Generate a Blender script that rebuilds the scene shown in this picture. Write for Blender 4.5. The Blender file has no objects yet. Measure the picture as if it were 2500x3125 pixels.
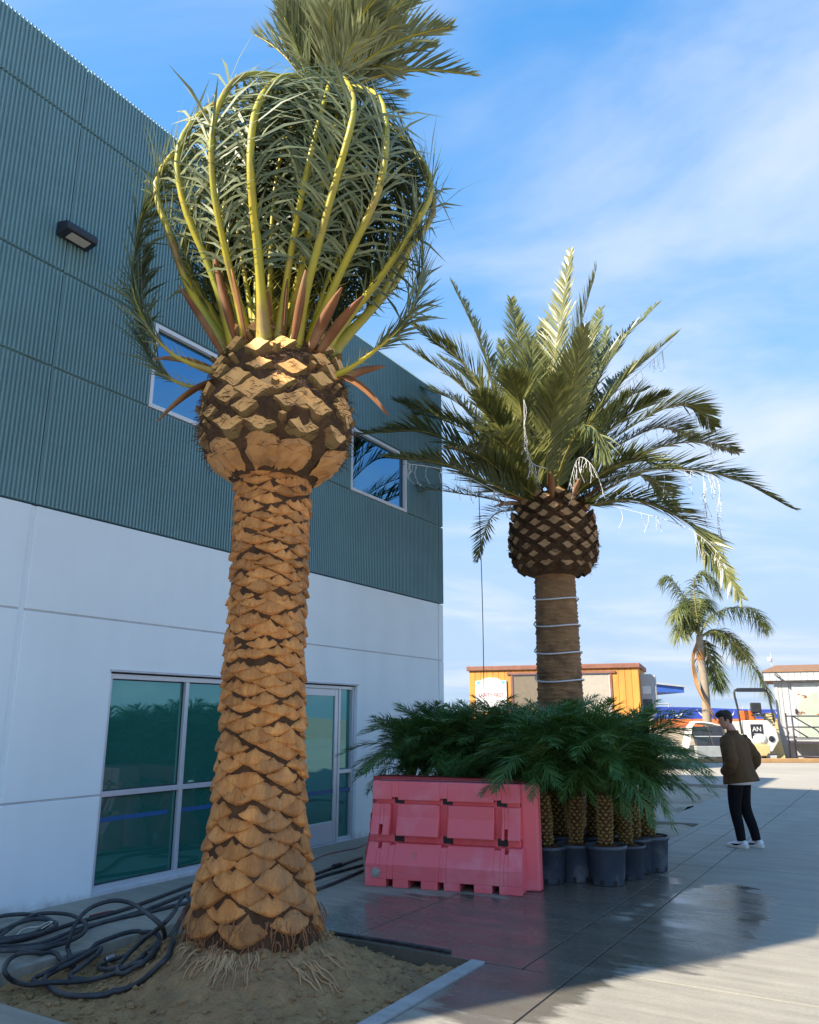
import bpy, bmesh, math, random
import numpy as np
from mathutils import Vector, Matrix, noise as mnoise

# ------------------------------------------------------------------ camera
S = bpy.context.scene
COL = S.collection
CAM_H = 1.68
PITCH = math.radians(14.52)
cam = bpy.data.cameras.new('camera'); camo = bpy.data.objects.new('camera', cam); COL.objects.link(camo)
cam.sensor_fit = 'HORIZONTAL'; cam.sensor_width = 36.0; cam.lens = 36.0*2419/2500
cam.clip_start = 0.05; cam.clip_end = 4000
camo.location = (0, 0, CAM_H); camo.rotation_euler = (math.pi/2+PITCH, 0, 0)
S.camera = camo

# ------------------------------------------------------------------ sky and sun
SUN_AZ = math.radians(61.0)      # sun stands behind-left: from -Y towards -X
SUN_EL = math.radians(35.4)
sun_dir = Vector((-math.sin(SUN_AZ)*math.cos(SUN_EL), -math.cos(SUN_AZ)*math.cos(SUN_EL), math.sin(SUN_EL)))
W = bpy.data.worlds.new('World'); S.world = W; W.use_nodes = True
nt = W.node_tree; nt.nodes.clear()
def N_(t, **k):
    n = nt.nodes.new(t)
    for a, b in k.items(): setattr(n, a, b)
    return n
sky = N_('ShaderNodeTexSky', sky_type='NISHITA', sun_disc=False)
sky.sun_elevation = SUN_EL
sky.sun_rotation = math.atan2(sun_dir.x, sun_dir.y)
sky.altitude = 0; sky.air_density = 1.25; sky.dust_density = 0.25; sky.ozone_density = 3.0
geo = N_('ShaderNodeTexCoord')
# thin high cloud: noise on a plane far overhead (direction / height)
sep = N_('ShaderNodeSeparateXYZ'); nt.links.new(geo.outputs['Generated'], sep.inputs[0])
mx = N_('ShaderNodeMath', operation='MAXIMUM'); nt.links.new(sep.outputs['Z'], mx.inputs[0]); mx.inputs[1].default_value = 0.0
ad = N_('ShaderNodeMath', operation='ADD'); nt.links.new(mx.outputs[0], ad.inputs[0]); ad.inputs[1].default_value = 0.16
dv = N_('ShaderNodeVectorMath', operation='DIVIDE'); nt.links.new(geo.outputs['Generated'], dv.inputs[0])
cmb = N_('ShaderNodeCombineXYZ')
for i in range(3): nt.links.new(ad.outputs[0], cmb.inputs[i])
nt.links.new(cmb.outputs[0], dv.inputs[1])
mp = N_('ShaderNodeMapping'); nt.links.new(dv.outputs[0], mp.inputs[0])
mp.inputs['Location'].default_value = (-0.8, 1.2, 0.0); mp.inputs['Rotation'].default_value = (0, 0, math.radians(35)); mp.inputs['Scale'].default_value = (0.75, 1.15, 0.0)
nz = N_('ShaderNodeTexNoise'); nt.links.new(mp.outputs[0], nz.inputs['Vector'])
nz.inputs['Scale'].default_value = 1.1; nz.inputs['Detail'].default_value = 7; nz.inputs['Roughness'].default_value = 0.55; nz.inputs['Distortion'].default_value = 0.35
cr = N_('ShaderNodeValToRGB'); nt.links.new(nz.outputs['Fac'], cr.inputs[0])
cr.color_ramp.elements[0].position = 0.43; cr.color_ramp.elements[0].color = (0, 0, 0, 1)
cr.color_ramp.elements[1].position = 0.72; cr.color_ramp.elements[1].color = (0.8, 0.8, 0.8, 1)
cr.color_ramp.interpolation = 'EASE'
# pale haze that thickens evenly towards the horizon all round
hp = N_('ShaderNodeMath', operation='SUBTRACT'); hp.inputs[0].default_value = 1.0; nt.links.new(mx.outputs[0], hp.inputs[1])
hw = N_('ShaderNodeMath', operation='POWER'); nt.links.new(hp.outputs[0], hw.inputs[0]); hw.inputs[1].default_value = 1.9
hm = N_('ShaderNodeMath', operation='MULTIPLY'); nt.links.new(hw.outputs[0], hm.inputs[0]); hm.inputs[1].default_value = 0.96
hsv = N_('ShaderNodeHueSaturation'); nt.links.new(sky.outputs[0], hsv.inputs['Color']); hsv.inputs['Saturation'].default_value = 1.36; hsv.inputs['Value'].default_value = .92
# soft shoulder so that the bright lower sky keeps its colour
k1 = N_('ShaderNodeVectorMath', operation='MULTIPLY_ADD'); nt.links.new(hsv.outputs[0], k1.inputs[0]); k1.inputs[1].default_value = (.62, .50, .30); k1.inputs[2].default_value = (1, 1, 1)
k2 = N_('ShaderNodeVectorMath', operation='DIVIDE'); nt.links.new(hsv.outputs[0], k2.inputs[0]); nt.links.new(k1.outputs[0], k2.inputs[1])
k3 = N_('ShaderNodeVectorMath', operation='MULTIPLY'); nt.links.new(k2.outputs[0], k3.inputs[0]); k3.inputs[1].default_value = (1.12, 1.22, 1.34)
haz = N_('ShaderNodeMixRGB', blend_type='MIX'); nt.links.new(hm.outputs[0], haz.inputs[0]); nt.links.new(k3.outputs[0], haz.inputs[1])
haz.inputs[2].default_value = (1.02, 1.38, 1.84, 1)
mixc = N_('ShaderNodeMixRGB', blend_type='MIX'); nt.links.new(cr.outputs[0], mixc.inputs[0]); nt.links.new(haz.outputs[0], mixc.inputs[1])
mixc.inputs[2].default_value = (1.75, 1.90, 2.15, 1)
bg = N_('ShaderNodeBackground'); nt.links.new(mixc.outputs[0], bg.inputs[0]); bg.inputs[1].default_value = 0.128
wo = N_('ShaderNodeOutputWorld'); nt.links.new(bg.outputs[0], wo.inputs[0])

sl = bpy.data.lights.new('sun', 'SUN'); slo = bpy.data.objects.new('sun', sl); COL.objects.link(slo)
sl.energy = 2.75; sl.angle = math.radians(0.55); sl.color = (1.0, 0.90, 0.75)
slo.rotation_euler = (-sun_dir).to_track_quat('-Z', 'Y').to_euler(); slo.location = (-20, -12, 25)

S.view_settings.view_transform = 'Standard'; S.view_settings.look = 'None'
S.view_settings.gamma = 1.0; S.view_settings.exposure = 2.0; S.view_settings.use_curve_mapping = False
S.render.engine = 'CYCLES'
S.cycles.max_bounces = 8; S.cycles.transparent_max_bounces = 12; S.cycles.use_denoising = True

# ------------------------------------------------------------------ helpers
rnd = random.Random(7)
nrng = np.random.default_rng(11)
FPX = 2419.0; cP, sP = math.cos(PITCH), math.sin(PITCH)
def ray(px, py):
    dx = (px-1250)/FPX; u = (1562.5-py)/FPX
    return np.array([dx, cP-u*sP, sP+u*cP])
def gnd(px, py, z=0.0):           # where the line of sight of the survey photo meets height z
    r = ray(px, py); return np.array([0, 0, CAM_H]) + r*(z-CAM_H)/r[2]
def atY(px, py, Y):
    r = ray(px, py); return np.array([0, 0, CAM_H]) + r*Y/r[1]

BA = math.radians(31.04)
UV = np.array([math.sin(BA), math.cos(BA), 0.0]); NV = np.array([math.cos(BA), -math.sin(BA), 0.0])
P0 = np.array([-3.0646, 8.3054, 0.0])
BROT = math.atan2(UV[1], UV[0])
def un(p): d = np.asarray(p)-P0; return float(d@UV), float(d@NV)
def B(u, n, z=0.0): return P0 + UV*u + NV*n + np.array([0, 0, z])
def bl(p):                        # world -> building frame (x along the wall, y into it)
    u, n = un(p); return np.array([u, -n, p[2]])

class MB:
    tt = None
    def __init__(s): s.v = []; s.f = []; s.m = []
    def add(s, verts, faces, mi=0):
        o = len(s.v); s.v.extend([tuple(map(float, q)) for q in verts])
        for f in faces: s.f.append(tuple(int(i)+o for i in f)); s.m.append(mi)
        return s
    def box(s, x0, x1, y0, y1, z0, z1, mi=0, M=None, taper=None):
        v = [(x, y, z) for z in (z0, z1) for y in (y0, y1) for x in (x0, x1)]
        if taper:
            cx, cy = (x0+x1)/2, (y0+y1)/2
            v = [(cx+(x-cx)*(taper if z == z1 else 1), cy+(y-cy)*(taper if z == z1 else 1), z) for x, y, z in v]
        if M is not None: v = [tuple(M @ Vector(q)) for q in v]
        return s.add(v, [(0, 2, 3, 1), (4, 5, 7, 6), (0, 1, 5, 4), (2, 6, 7, 3), (0, 4, 6, 2), (1, 3, 7, 5)], mi)
    def prism(s, poly, a, b, axis='y', mi=0):     # polygon in the plane across `axis`, from a to b
        k = len(poly)
        def P(p, t):
            return {'y': (p[0], t, p[1]), 'x': (t, p[0], p[1]), 'z': (p[0], p[1], t)}[axis]
        v = [P(p, a) for p in poly]+[P(p, b) for p in poly]
        f = [tuple(range(k))[::-1], tuple(range(k, 2*k))]+[(i, (i+1) % k, (i+1) % k+k, i+k) for i in range(k)]
        return s.add(v, f, mi)
    def tube(s, pts, r, n=8, cap=True, mi=0, flat=1.0, up=None):
        pts = np.asarray(pts, float); m = len(pts)
        rr = np.full(m, r) if np.isscalar(r) else np.asarray(r, float)
        t = np.gradient(pts, axis=0); t /= np.linalg.norm(t, axis=1)[:, None]+1e-12
        ref = np.array(up if up is not None else ((0, 0, 1) if abs(t[0][2]) < .9 else (1, 0, 0)), float)
        v = []
        for i in range(m):
            a = np.cross(t[i], ref)
            if np.linalg.norm(a) < 1e-5: a = np.cross(t[i], [1, 0.2, 0])
            a /= np.linalg.norm(a); b = np.cross(a, t[i])
            if up is None: ref = b
            for k in range(n):
                q = 2*math.pi*k/n
                v.append(pts[i]+a*rr[i]*math.cos(q)+b*rr[i]*flat*math.sin(q))
        f = [(i*n+k, i*n+(k+1) % n, (i+1)*n+(k+1) % n, (i+1)*n+k) for i in range(m-1) for k in range(n)]
        if cap: f += [tuple(range(n))[::-1], tuple(range((m-1)*n, m*n))]
        return s.add(v, f, mi)
    def rings(s, rings, cap=True, mi=0):          # list of closed loops with equal counts
        n = len(rings[0]); v = [p for r in rings for p in r]
        f = [(i*n+k, i*n+(k+1) % n, (i+1)*n+(k+1) % n, (i+1)*n+k) for i in range(len(rings)-1) for k in range(n)]
        if cap: f += [tuple(range(n))[::-1], tuple(range((len(rings)-1)*n, len(rings)*n))]
        return s.add(v, f, mi)
    def lathe(s, prof, n=20, c=(0, 0), cap=False, mi=0):
        R = [[(c[0]+r*math.cos(2*math.pi*k/n), c[1]+r*math.sin(2*math.pi*k/n), z) for k in range(n)] for r, z in prof]
        return s.rings(R, cap, mi)
    def grid(s, P, mi=0):                         # P[i][j] points
        a, b = len(P), len(P[0]); v = [p for r in P for p in r]
        return s.add(v, [(i*b+j, i*b+j+1, (i+1)*b+j+1, (i+1)*b+j) for i in range(a-1) for j in range(b-1)], mi)
    def mesh(s, name):
        me = bpy.data.meshes.new(name); me.from_pydata(s.v, [], s.f); me.update(); return me
    def build(s, name, mat, parent=None, smooth=False, bevel=0.0, fix=True):
        me = s.mesh(name)
        if fix and len(s.f) < 4000:
            bm = bmesh.new(); bm.from_mesh(me); bmesh.ops.recalc_face_normals(bm, faces=bm.faces); bm.to_mesh(me); bm.free()
        if s.tt is not None: me.attributes.new('tt', 'FLOAT', 'POINT').data.foreach_set('value', s.tt)
        mats = mat if isinstance(mat, (list, tuple)) else [mat]
        for m in mats: me.materials.append(m)
        if len(mats) > 1: me.polygons.foreach_set('material_index', s.m)
        if smooth: me.polygons.foreach_set('use_smooth', [True]*len(me.polygons))
        o = bpy.data.objects.new(name, me); COL.objects.link(o)
        if parent: o.parent = parent
        if bevel:
            b = o.modifiers.new('bevel', 'BEVEL'); b.width = bevel; b.segments = 2; b.limit_method = 'ANGLE'; b.angle_limit = math.radians(40)
        return o
def tag(o, label, cat, group=None):
    o['label'] = label; o['category'] = cat
    if group: o['group'] = group
    return o
def struct(o, kind='structure', label=None):
    o['kind'] = kind
    if label: o['label'] = label
    return o
def thing(name, label, cat, loc=(0, 0, 0), rz=0.0, group=None):
    o = bpy.data.objects.new(name, None); COL.objects.link(o); o.empty_display_size = .2
    o.location = tuple(map(float, loc)); o.rotation_euler = (0, 0, rz)
    return tag(o, label, cat, group)
def copy_tree(o, parent=None):
    c = o.copy(); COL.objects.link(c)
    if parent: c.parent = parent
    for ch in o.children: copy_tree(ch, c)
    return c
def smoothcurve(ctrl, n):
    c = np.asarray(ctrl, float); k = len(c)
    P = np.vstack([2*c[0]-c[1], c, 2*c[-1]-c[-2]])
    out = []
    for x in np.linspace(0, k-1, n):
        i = min(int(x), k-2); t = x-i; a, b, d, e = P[i], P[i+1], P[i+2], P[i+3]
        out.append(.5*((2*b)+(-a+d)*t+(2*a-5*b+4*d-e)*t*t+(-a+3*b-3*d+e)*t**3))
    return np.array(out)

# ------------------------------------------------------------------ materials
def mat(name, c1, c2=None, scale=4.0, rough=0.6, bump=0.0, bscale=None, metal=0.0, c3=None, s3=1.0, ramp=(0.35, 0.65), stretch=None, spec=0.5, transl=0.0, objvar=0.0, detail=5.0, bdist=0.02, tt=None):
    m = bpy.data.materials.new(name); m.use_nodes = True; t = m.node_tree; L = t.links
    p = t.nodes['Principled BSDF']; p.inputs['Roughness'].default_value = rough; p.inputs['Metallic'].default_value = metal
    p.inputs['Specular IOR Level'].default_value = spec
    tc = t.nodes.new('ShaderNodeTexCoord'); src = tc.outputs['Object']
    if stretch:
        mpn = t.nodes.new('ShaderNodeMapping'); mpn.inputs['Scale'].default_value = stretch; L.new(src, mpn.inputs[0]); src = mpn.outputs[0]
    col = None
    def noise(sc, det=detail):
        n = t.nodes.new('ShaderNodeTexNoise'); n.inputs['Scale'].default_value = sc; n.inputs['Detail'].default_value = det; n.inputs['Roughness'].default_value = .6
        L.new(src, n.inputs['Vector']); return n.outputs['Fac']
    if c2 is None: c2 = tuple(x*.85 for x in c1)
    r = t.nodes.new('ShaderNodeValToRGB'); L.new(noise(scale), r.inputs[0])
    r.color_ramp.elements[0].position = ramp[0]; r.color_ramp.elements[0].color = (*c1, 1)
    r.color_ramp.elements[1].position = ramp[1]; r.color_ramp.elements[1].color = (*c2, 1)
    col = r.outputs[0]
    if c3 is not None:
        r2 = t.nodes.new('ShaderNodeValToRGB'); L.new(noise(s3), r2.inputs[0]); r2.color_ramp.elements[0].position = .52; r2.color_ramp.elements[1].position = .68
        mxn = t.nodes.new('ShaderNodeMixRGB'); L.new(r2.outputs[0], mxn.inputs[0]); L.new(col, mxn.inputs[1]); mxn.inputs[2].default_value = (*c3, 1); col = mxn.outputs[0]
    if tt:
        an = t.nodes.new('ShaderNodeAttribute'); an.attribute_name = 'tt'
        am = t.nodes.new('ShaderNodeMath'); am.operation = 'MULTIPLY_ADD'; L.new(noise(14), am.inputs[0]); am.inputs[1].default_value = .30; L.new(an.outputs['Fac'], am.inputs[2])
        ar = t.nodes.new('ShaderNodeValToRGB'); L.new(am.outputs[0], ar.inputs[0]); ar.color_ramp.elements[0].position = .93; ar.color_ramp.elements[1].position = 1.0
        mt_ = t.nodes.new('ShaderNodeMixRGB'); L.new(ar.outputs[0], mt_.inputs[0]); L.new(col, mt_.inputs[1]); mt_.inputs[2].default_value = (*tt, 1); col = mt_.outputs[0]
    if objvar:
        oi = t.nodes.new('ShaderNodeObjectInfo'); hs = t.nodes.new('ShaderNodeHueSaturation')
        mr = t.nodes.new('ShaderNodeMapRange'); L.new(oi.outputs['Random'], mr.inputs[0]); mr.inputs[3].default_value = 1-objvar; mr.inputs[4].default_value = 1+objvar
        L.new(mr.outputs[0], hs.inputs['Value']); L.new(col, hs.inputs['Color']); col = hs.outputs[0]
    L.new(col, p.inputs['Base Color'])
    if bump:
        bn = t.nodes.new('ShaderNodeBump'); bn.inputs['Strength'].default_value = bump; bn.inputs['Distance'].default_value = bdist
        L.new(noise(bscale or scale*4), bn.inputs['Height']); L.new(bn.outputs[0], p.inputs['Normal'])
    if transl:
        tr = t.nodes.new('ShaderNodeBsdfTranslucent'); L.new(col, tr.inputs[0]); ms = t.nodes.new('ShaderNodeMixShader'); ms.inputs[0].default_value = transl
        out = t.nodes['Material Output']; L.new(p.outputs[0], ms.inputs[1]); L.new(tr.outputs[0], ms.inputs[2]); L.new(ms.outputs[0], out.inputs[0])
    return m
M = {}
M['white_wall'] = mat('white_wall', (.82, .91, .95), (.79, .875, .915), 1.3, .75, .15, 60, bdist=.003)
def add_splash(m, col, zmax):
    t = m.node_tree; L = t.links; p = t.nodes['Principled BSDF']; src = p.inputs['Base Color'].links[0].from_socket
    tc = t.nodes.new('ShaderNodeTexCoord'); sx = t.nodes.new('ShaderNodeSeparateXYZ'); L.new(tc.outputs['Object'], sx.inputs[0])
    n = t.nodes.new('ShaderNodeTexNoise'); n.inputs['Scale'].default_value = 2.6; n.inputs['Detail'].default_value = 8; n.inputs['Roughness'].default_value = .7; L.new(tc.outputs['Object'], n.inputs['Vector'])
    mr = t.nodes.new('ShaderNodeMapRange'); L.new(sx.outputs['Z'], mr.inputs[0]); mr.inputs[1].default_value = zmax; mr.inputs[2].default_value = -.02; mr.inputs[3].default_value = 0; mr.inputs[4].default_value = .62
    ml = t.nodes.new('ShaderNodeMath'); ml.operation = 'MULTIPLY'; L.new(mr.outputs[0], ml.inputs[0]); L.new(n.outputs['Fac'], ml.inputs[1])
    rp_ = t.nodes.new('ShaderNodeValToRGB'); L.new(ml.outputs[0], rp_.inputs[0]); rp_.color_ramp.elements[0].position = .20; rp_.color_ramp.elements[1].position = .36; rp_.color_ramp.elements[1].color = (.7, .7, .7, 1)
    mp_ = t.nodes.new('ShaderNodeMapping'); mp_.inputs['Scale'].default_value = (1.6, 1.6, .22); L.new(tc.outputs['Object'], mp_.inputs[0])
    n2 = t.nodes.new('ShaderNodeTexNoise'); n2.inputs['Scale'].default_value = 1.3; n2.inputs['Detail'].default_value = 6; L.new(mp_.outputs[0], n2.inputs['Vector'])
    r2_ = t.nodes.new('ShaderNodeValToRGB'); L.new(n2.outputs['Fac'], r2_.inputs[0]); r2_.color_ramp.elements[0].position = .35; r2_.color_ramp.elements[0].color = (.965, .965, .96, 1); r2_.color_ramp.elements[1].position = .6; r2_.color_ramp.elements[1].color = (1, 1, 1, 1)
    mu = t.nodes.new('ShaderNodeMixRGB'); mu.blend_type = 'MULTIPLY'; mu.inputs[0].default_value = 1; L.new(src, mu.inputs[1]); L.new(r2_.outputs[0], mu.inputs[2])
    mx_ = t.nodes.new('ShaderNodeMixRGB'); L.new(rp_.outputs[0], mx_.inputs[0]); L.new(mu.outputs[0], mx_.inputs[1]); mx_.inputs[2].default_value = (*col, 1); L.new(mx_.outputs[0], p.inputs['Base Color'])
add_splash(M['white_wall'], (.36, .33, .30), .30)
M['reveal'] = mat('reveal', (.60, .62, .66), None, 5, .8)
M['teal'] = mat('teal_paint', (.195, .34, .37), (.175, .305, .335), 2.0, .6, spec=.3)
M['frame'] = mat('white_frame', (.72, .74, .78), (.68, .7, .74), 3, .35)
M['alum'] = mat('aluminium_frame', (.60, .64, .70), (.56, .6, .66), 3, .3, metal=.25)
M['dark'] = mat('dark_gasket', (.02, .02, .022), None, 3, .5)
M['interior'] = mat('interior_wall', (.50, .54, .46), None, 2, .8)
M['navy'] = mat('dark_lamp_metal', (.018, .02, .03), (.024, .026, .036), 6, .4)
M['lens'] = mat('lamp_lens', (.55, .52, .45), None, 30, .3)
M['blue_tape'] = mat('blue_tape', (.01, .10, .30), None, 8, .5)

def glass_mat(name, tint, gl, fac, lit_tint=None):
    m = bpy.data.materials.new(name); m.use_nodes = True; t = m.node_tree; t.nodes.clear(); L = t.links
    o = t.nodes.new('ShaderNodeOutputMaterial'); tr = t.nodes.new('ShaderNodeBsdfTransparent'); tr.inputs[0].default_value = (*tint, 1)
    g = t.nodes.new('ShaderNodeBsdfGlossy'); g.inputs[0].default_value = (*gl, 1); g.inputs['Roughness'].default_value = .012
    tc = t.nodes.new('ShaderNodeTexCoord'); n = t.nodes.new('ShaderNodeTexNoise'); n.inputs['Scale'].default_value = .9; n.inputs['Detail'].default_value = 1; L.new(tc.outputs['Object'], n.inputs['Vector'])
    bp = t.nodes.new('ShaderNodeBump'); bp.inputs['Strength'].default_value = .12; bp.inputs['Distance'].default_value = .03; L.new(n.outputs['Fac'], bp.inputs['Height']); L.new(bp.outputs[0], g.inputs['Normal'])
    lw = t.nodes.new('ShaderNodeLayerWeight'); lw.inputs['Blend'].default_value = .25
    mr = t.nodes.new('ShaderNodeMapRange'); L.new(lw.outputs['Fresnel'], mr.inputs[0]); mr.inputs[3].default_value = fac; mr.inputs[4].default_value = 1.0
    x = t.nodes.new('ShaderNodeMixShader'); L.new(mr.outputs[0], x.inputs[0]); L.new(tr.outputs[0], x.inputs[1]); L.new(g.outputs[0], x.inputs[2]); L.new(x.outputs[0], o.inputs[0])
    if lit_tint:
        df = t.nodes.new('ShaderNodeBsdfDiffuse'); df.inputs[0].default_value = (*lit_tint, 1); y_ = t.nodes.new('ShaderNodeMixShader'); y_.inputs[0].default_value = .34  # even diffuse green mixed in, standing in for the lit room
        L.new(x.outputs[0], y_.inputs[1]); L.new(df.outputs[0], y_.inputs[2]); L.new(y_.outputs[0], o.inputs[0])
    return m
M['glass'] = glass_mat('green_glass', (.24, .52, .40), (.34, .66, .72), .38, (.05, .30, .25))
M['glass_up'] = glass_mat('blue_glass', (.10, .22, .30), (.15, .36, .56), .66)

# ------------------------------------------------------------------ large structure: building
bld = thing('building', 'large two storey building with ribbed teal upper wall and smooth white lower wall', 'building', P0, BROT)
TH = .16                                            # panel thickness, set in front of the core
UL, UR = -8.6, 7.13
SEAM1, SEAM2 = -1.07, 6.95
WIN = (0.0, 2.22, 0.03, 2.14); DOOR = (2.72, 4.44, 0.0, 2.14)
UWIN = [(.17, 1.78), (4.17, 5.86)]; UZ = (5.12, 6.17)
STEP = 2.0; RL, RR = 8.75, 7.80
# core walls behind the panels (with the openings left free)
core = MB()
def corebox(u0, u1, z0, z1): core.box(u0, u1, TH, TH+.2, z0, z1)
corebox(UL, 0, 0, RL-.05); corebox(0, WIN[1], WIN[3], UZ[0]); corebox(WIN[1], DOOR[0], 0, UZ[0]); corebox(DOOR[0], DOOR[1], DOOR[3], UZ[0])
corebox(DOOR[1], UR, 0, UZ[0]); corebox(0, UWIN[0][0], UZ[0], UZ[1]); corebox(UWIN[0][1], UWIN[1][0], UZ[0], UZ[1]); corebox(UWIN[1][1], UR, UZ[0], UZ[1])
corebox(0, STEP, UZ[1], RL-.05); corebox(STEP, UR, UZ[1], RR-.05)
core.build('core_wall', M['reveal'], bld)
# side, rear and roof: the volume that throws the shadow over the yard
sh = MB()
sh.box(UL, UL+.2, TH+.2, 16, 0, RL-.05); sh.box(UR-.2, UR, TH+.2, 3.0, 0, RR-.05); sh.box(UL, UR, 15.8, 16, 0, 9.4)
sh.box(UL+.2, STEP, TH+.2, 15.8, RL-.6, RL-.45); sh.box(STEP, UR-.2, TH+.2, 3.0, RR-.6, RR-.45)
sh.box(STEP-.1, STEP+.1, TH+.2, 3.0, RR-.45, RL-.05)
sh.build('side_wall', M['white_wall'], bld)
rv = MB(); rv.box(STEP, 8.7, 3.0, 15.8, 0, 9.5); rv.build('unseen_shadow_block', M['white_wall'], bld, bevel=.02)  # unseen volume, added and sized to cast the far shadow edge
# white panels
g = .009
def panel(poly, name='wall_panel', m='white_wall', y0=0.0):
    b = MB(); b.prism(poly, y0, TH, 'y'); return b.build(name, M[m], bld, bevel=.006)
ZR = [0, .93, 2.66, 3.67]
def rect(u0, u1, z0, z1): return [(u0, z0), (u1, z0), (u1, z1), (u0, z1)]
def cols(a, b): return a+g, b-g
vg = .03
for (a, b) in ((UL, SEAM1-vg), (SEAM2+g, UR)):
    for i in range(3): panel(rect(a, b, ZR[i]+(g if i else -.02), ZR[i+1]-g))
a0, b0 = SEAM1+vg, SEAM2-g
panel(rect(a0, WIN[0], -.02, ZR[1]-g)); panel(rect(WIN[1], DOOR[0], -.02, ZR[1]-g)); panel(rect(DOOR[1], b0, -.02, ZR[1]-g))
panel([(a0, ZR[1]+g), (WIN[0], ZR[1]+g), (WIN[0], WIN[3]), (WIN[1], WIN[3]), (WIN[1], ZR[1]+g), (DOOR[0], ZR[1]+g), (DOOR[0], DOOR[3]), (DOOR[1], DOOR[3]), (DOOR[1], ZR[1]+g), (b0, ZR[1]+g), (b0, ZR[2]-g), (a0, ZR[2]-g)])
panel(rect(a0, b0, ZR[2]+g, ZR[3]-g))
for z_, segs_ in ((.93, ((UL, SEAM1-vg), (SEAM1+vg, WIN[0]), (WIN[1], DOOR[0]), (DOOR[1], UR))), (2.66, ((UL, SEAM1-vg), (SEAM1+vg, UR)))):
    for a, c in segs_: b = MB(); b.box(a+.004, c-.004, .018, TH, z_-.02, z_+.02); b.build('joint_fill', M['reveal'], bld)
b = MB(); b.box(WIN[0], WIN[1], .006, TH+.2, -.1, .034); b.build('sill', M['reveal'], bld)
b = MB(); b.box(DOOR[0], DOOR[1], .006, TH+.2, -.1, .006); b.build('threshold', M['reveal'], bld)
# caulked vertical joint
b = MB(); b.prism([(SEAM1-vg-.0, .02), (SEAM1-.012, TH-.02), (SEAM1+.012, TH-.02), (SEAM1+vg, .02)], -.0, 3.66, 'z'); b.build('joint_seal', M['white_wall'], bld)
# ribbed teal panels
PITCHR = .045
def ribbed(u0, u1, z0, z1):
    b = MB(); n = max(1, int(round((u1-u0)/PITCHR))); p = (u1-u0)/n
    prof = []
    for i in range(n):
        x = u0+i*p
        prof += [(x, .022), (x+p*.50, .022), (x+p*.58, 0), (x+p*.94, 0)]
    prof.append((u1, .022))
    poly = prof+[(u1, TH), (u0, TH)]
    k = len(poly); v = [(q[0], q[1]-.012, z) for z in (z0, z1) for q in poly]
    f = [(i, (i+1) % k, (i+1) % k+k, i+k) for i in range(k)]
    # caps as strips so that no huge polygon is needed
    m_ = len(prof)
    for base in (0, k):
        for i in range(m_-1):
            pass
    b.add(v, f)
    for zz, fl in ((z0, 1), (z1, 0)):
        vv = []; ff = []
        for i, q in enumerate(prof): vv += [(q[0], q[1]-.012, zz), (q[0], TH, zz)]
        for i in range(m_-1): ff.append((2*i, 2*i+1, 2*i+3, 2*i+2))
        b.add(vv, ff)
    return b.build('ribbed_panel', M['teal'], bld)
h = .016
rows = [(3.67+.012, 5.11-h), (5.11+h, 6.18-h), (6.18+h, 7.99-h), (7.99+h, RL)]
for i, (z0, z1) in enumerate(rows):
    segs = [(UL, SEAM1-.012), (SEAM1+.012, STEP), (STEP, SEAM2-.012), (SEAM2+.012, UR)]
    for (u0, u1) in segs:
        right = u0 >= STEP-.01
        if right and i == 3: continue
        zz1 = RR if (right and i == 2) else z1
        cuts = [(u0, u1)]
        if i == 1:
            for w0, w1 in UWIN:
                nc = []
                for c0, c1 in cuts:
                    if w1 <= c0 or w0 >= c1: nc.append((c0, c1))
                    else:
                        if w0-.02 > c0: nc.append((c0, w0-.02))
                        if w1+.02 < c1: nc.append((w1+.02, c1))
                cuts = nc
        for c0, c1 in cuts: ribbed(c0, c1, z0, zz1)
b = MB()
for z, ur in ((5.11, UR), (6.18, UR), (7.99, STEP)):
    for (c0, c1) in ((UL, ur),): b.box(c0, c1, .03, TH+.01, z-h-.01, z+h+.01) if z == 7.99 else None
for c0, c1 in ((UL, .17), (1.78, 4.17), (5.86, UR)):
    for z in (5.11, 6.18): b.box(c0, c1, .03, TH+.01, z-h-.01, z+h+.01)
for c0, c1 in (UWIN[0], UWIN[1]):
    b.box(c0, c1, .03, TH+.01, 5.11-h-.01, 5.11); b.box(c0, c1, .03, TH+.01, 6.175, 6.18+h+.01)
b.build('reveal_strip', M['teal'], bld)
# windows
def window(u0, u1, z0, z1, mulls, rails, gm, fm, fw=.05, name='window', y=.05, depth=.09):
    b = MB()
    b.box(u0, u0+fw, y, y+depth, z0, z1); b.box(u1-fw, u1, y, y+depth, z0, z1)
    b.box(u0+fw, u1-fw, y, y+depth, z1-fw, z1); b.box(u0+fw, u1-fw, y, y+depth, z0, z0+fw)
    xs = [u0+fw]+sum([[m-fw/2, m+fw/2] for m in mulls], [])+[u1-fw]
    for m in mulls: b.box(m-fw/2, m+fw/2, y+.002, y+depth, z0+fw, z1-fw)
    for i in range(0, len(xs), 2):
        for r in rails: b.box(xs[i], xs[i+1], y+.004, y+depth, r-fw/2, r+fw/2)
    w = b.build(name, fm, bld, bevel=.003)
    zs = [z0+fw]+sum([[r-fw/2, r+fw/2] for r in rails], [])+[z1-fw]
    for i in range(0, len(xs), 2):
        for j in range(0, len(zs), 2):
            p = MB(); p.box(xs[i]-.004, xs[i+1]+.004, y+depth*.55, y+depth*.55+.006, zs[j]-.004, zs[j+1]+.004); p.build('pane', gm, w)
            q = MB(); e = .011; A, C, D, F = xs[i], xs[i+1], zs[j], zs[j+1]; yy = y+depth*.55-.006
            q.box(A, A+e, yy, yy+.005, D, F); q.box(C-e, C, yy, yy+.005, D, F); q.box(A+e, C-e, yy, yy+.005, D, D+e); q.box(A+e, C-e, yy, yy+.005, F-e, F); q.build('gasket', M['dark'], w)
    return w
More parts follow.
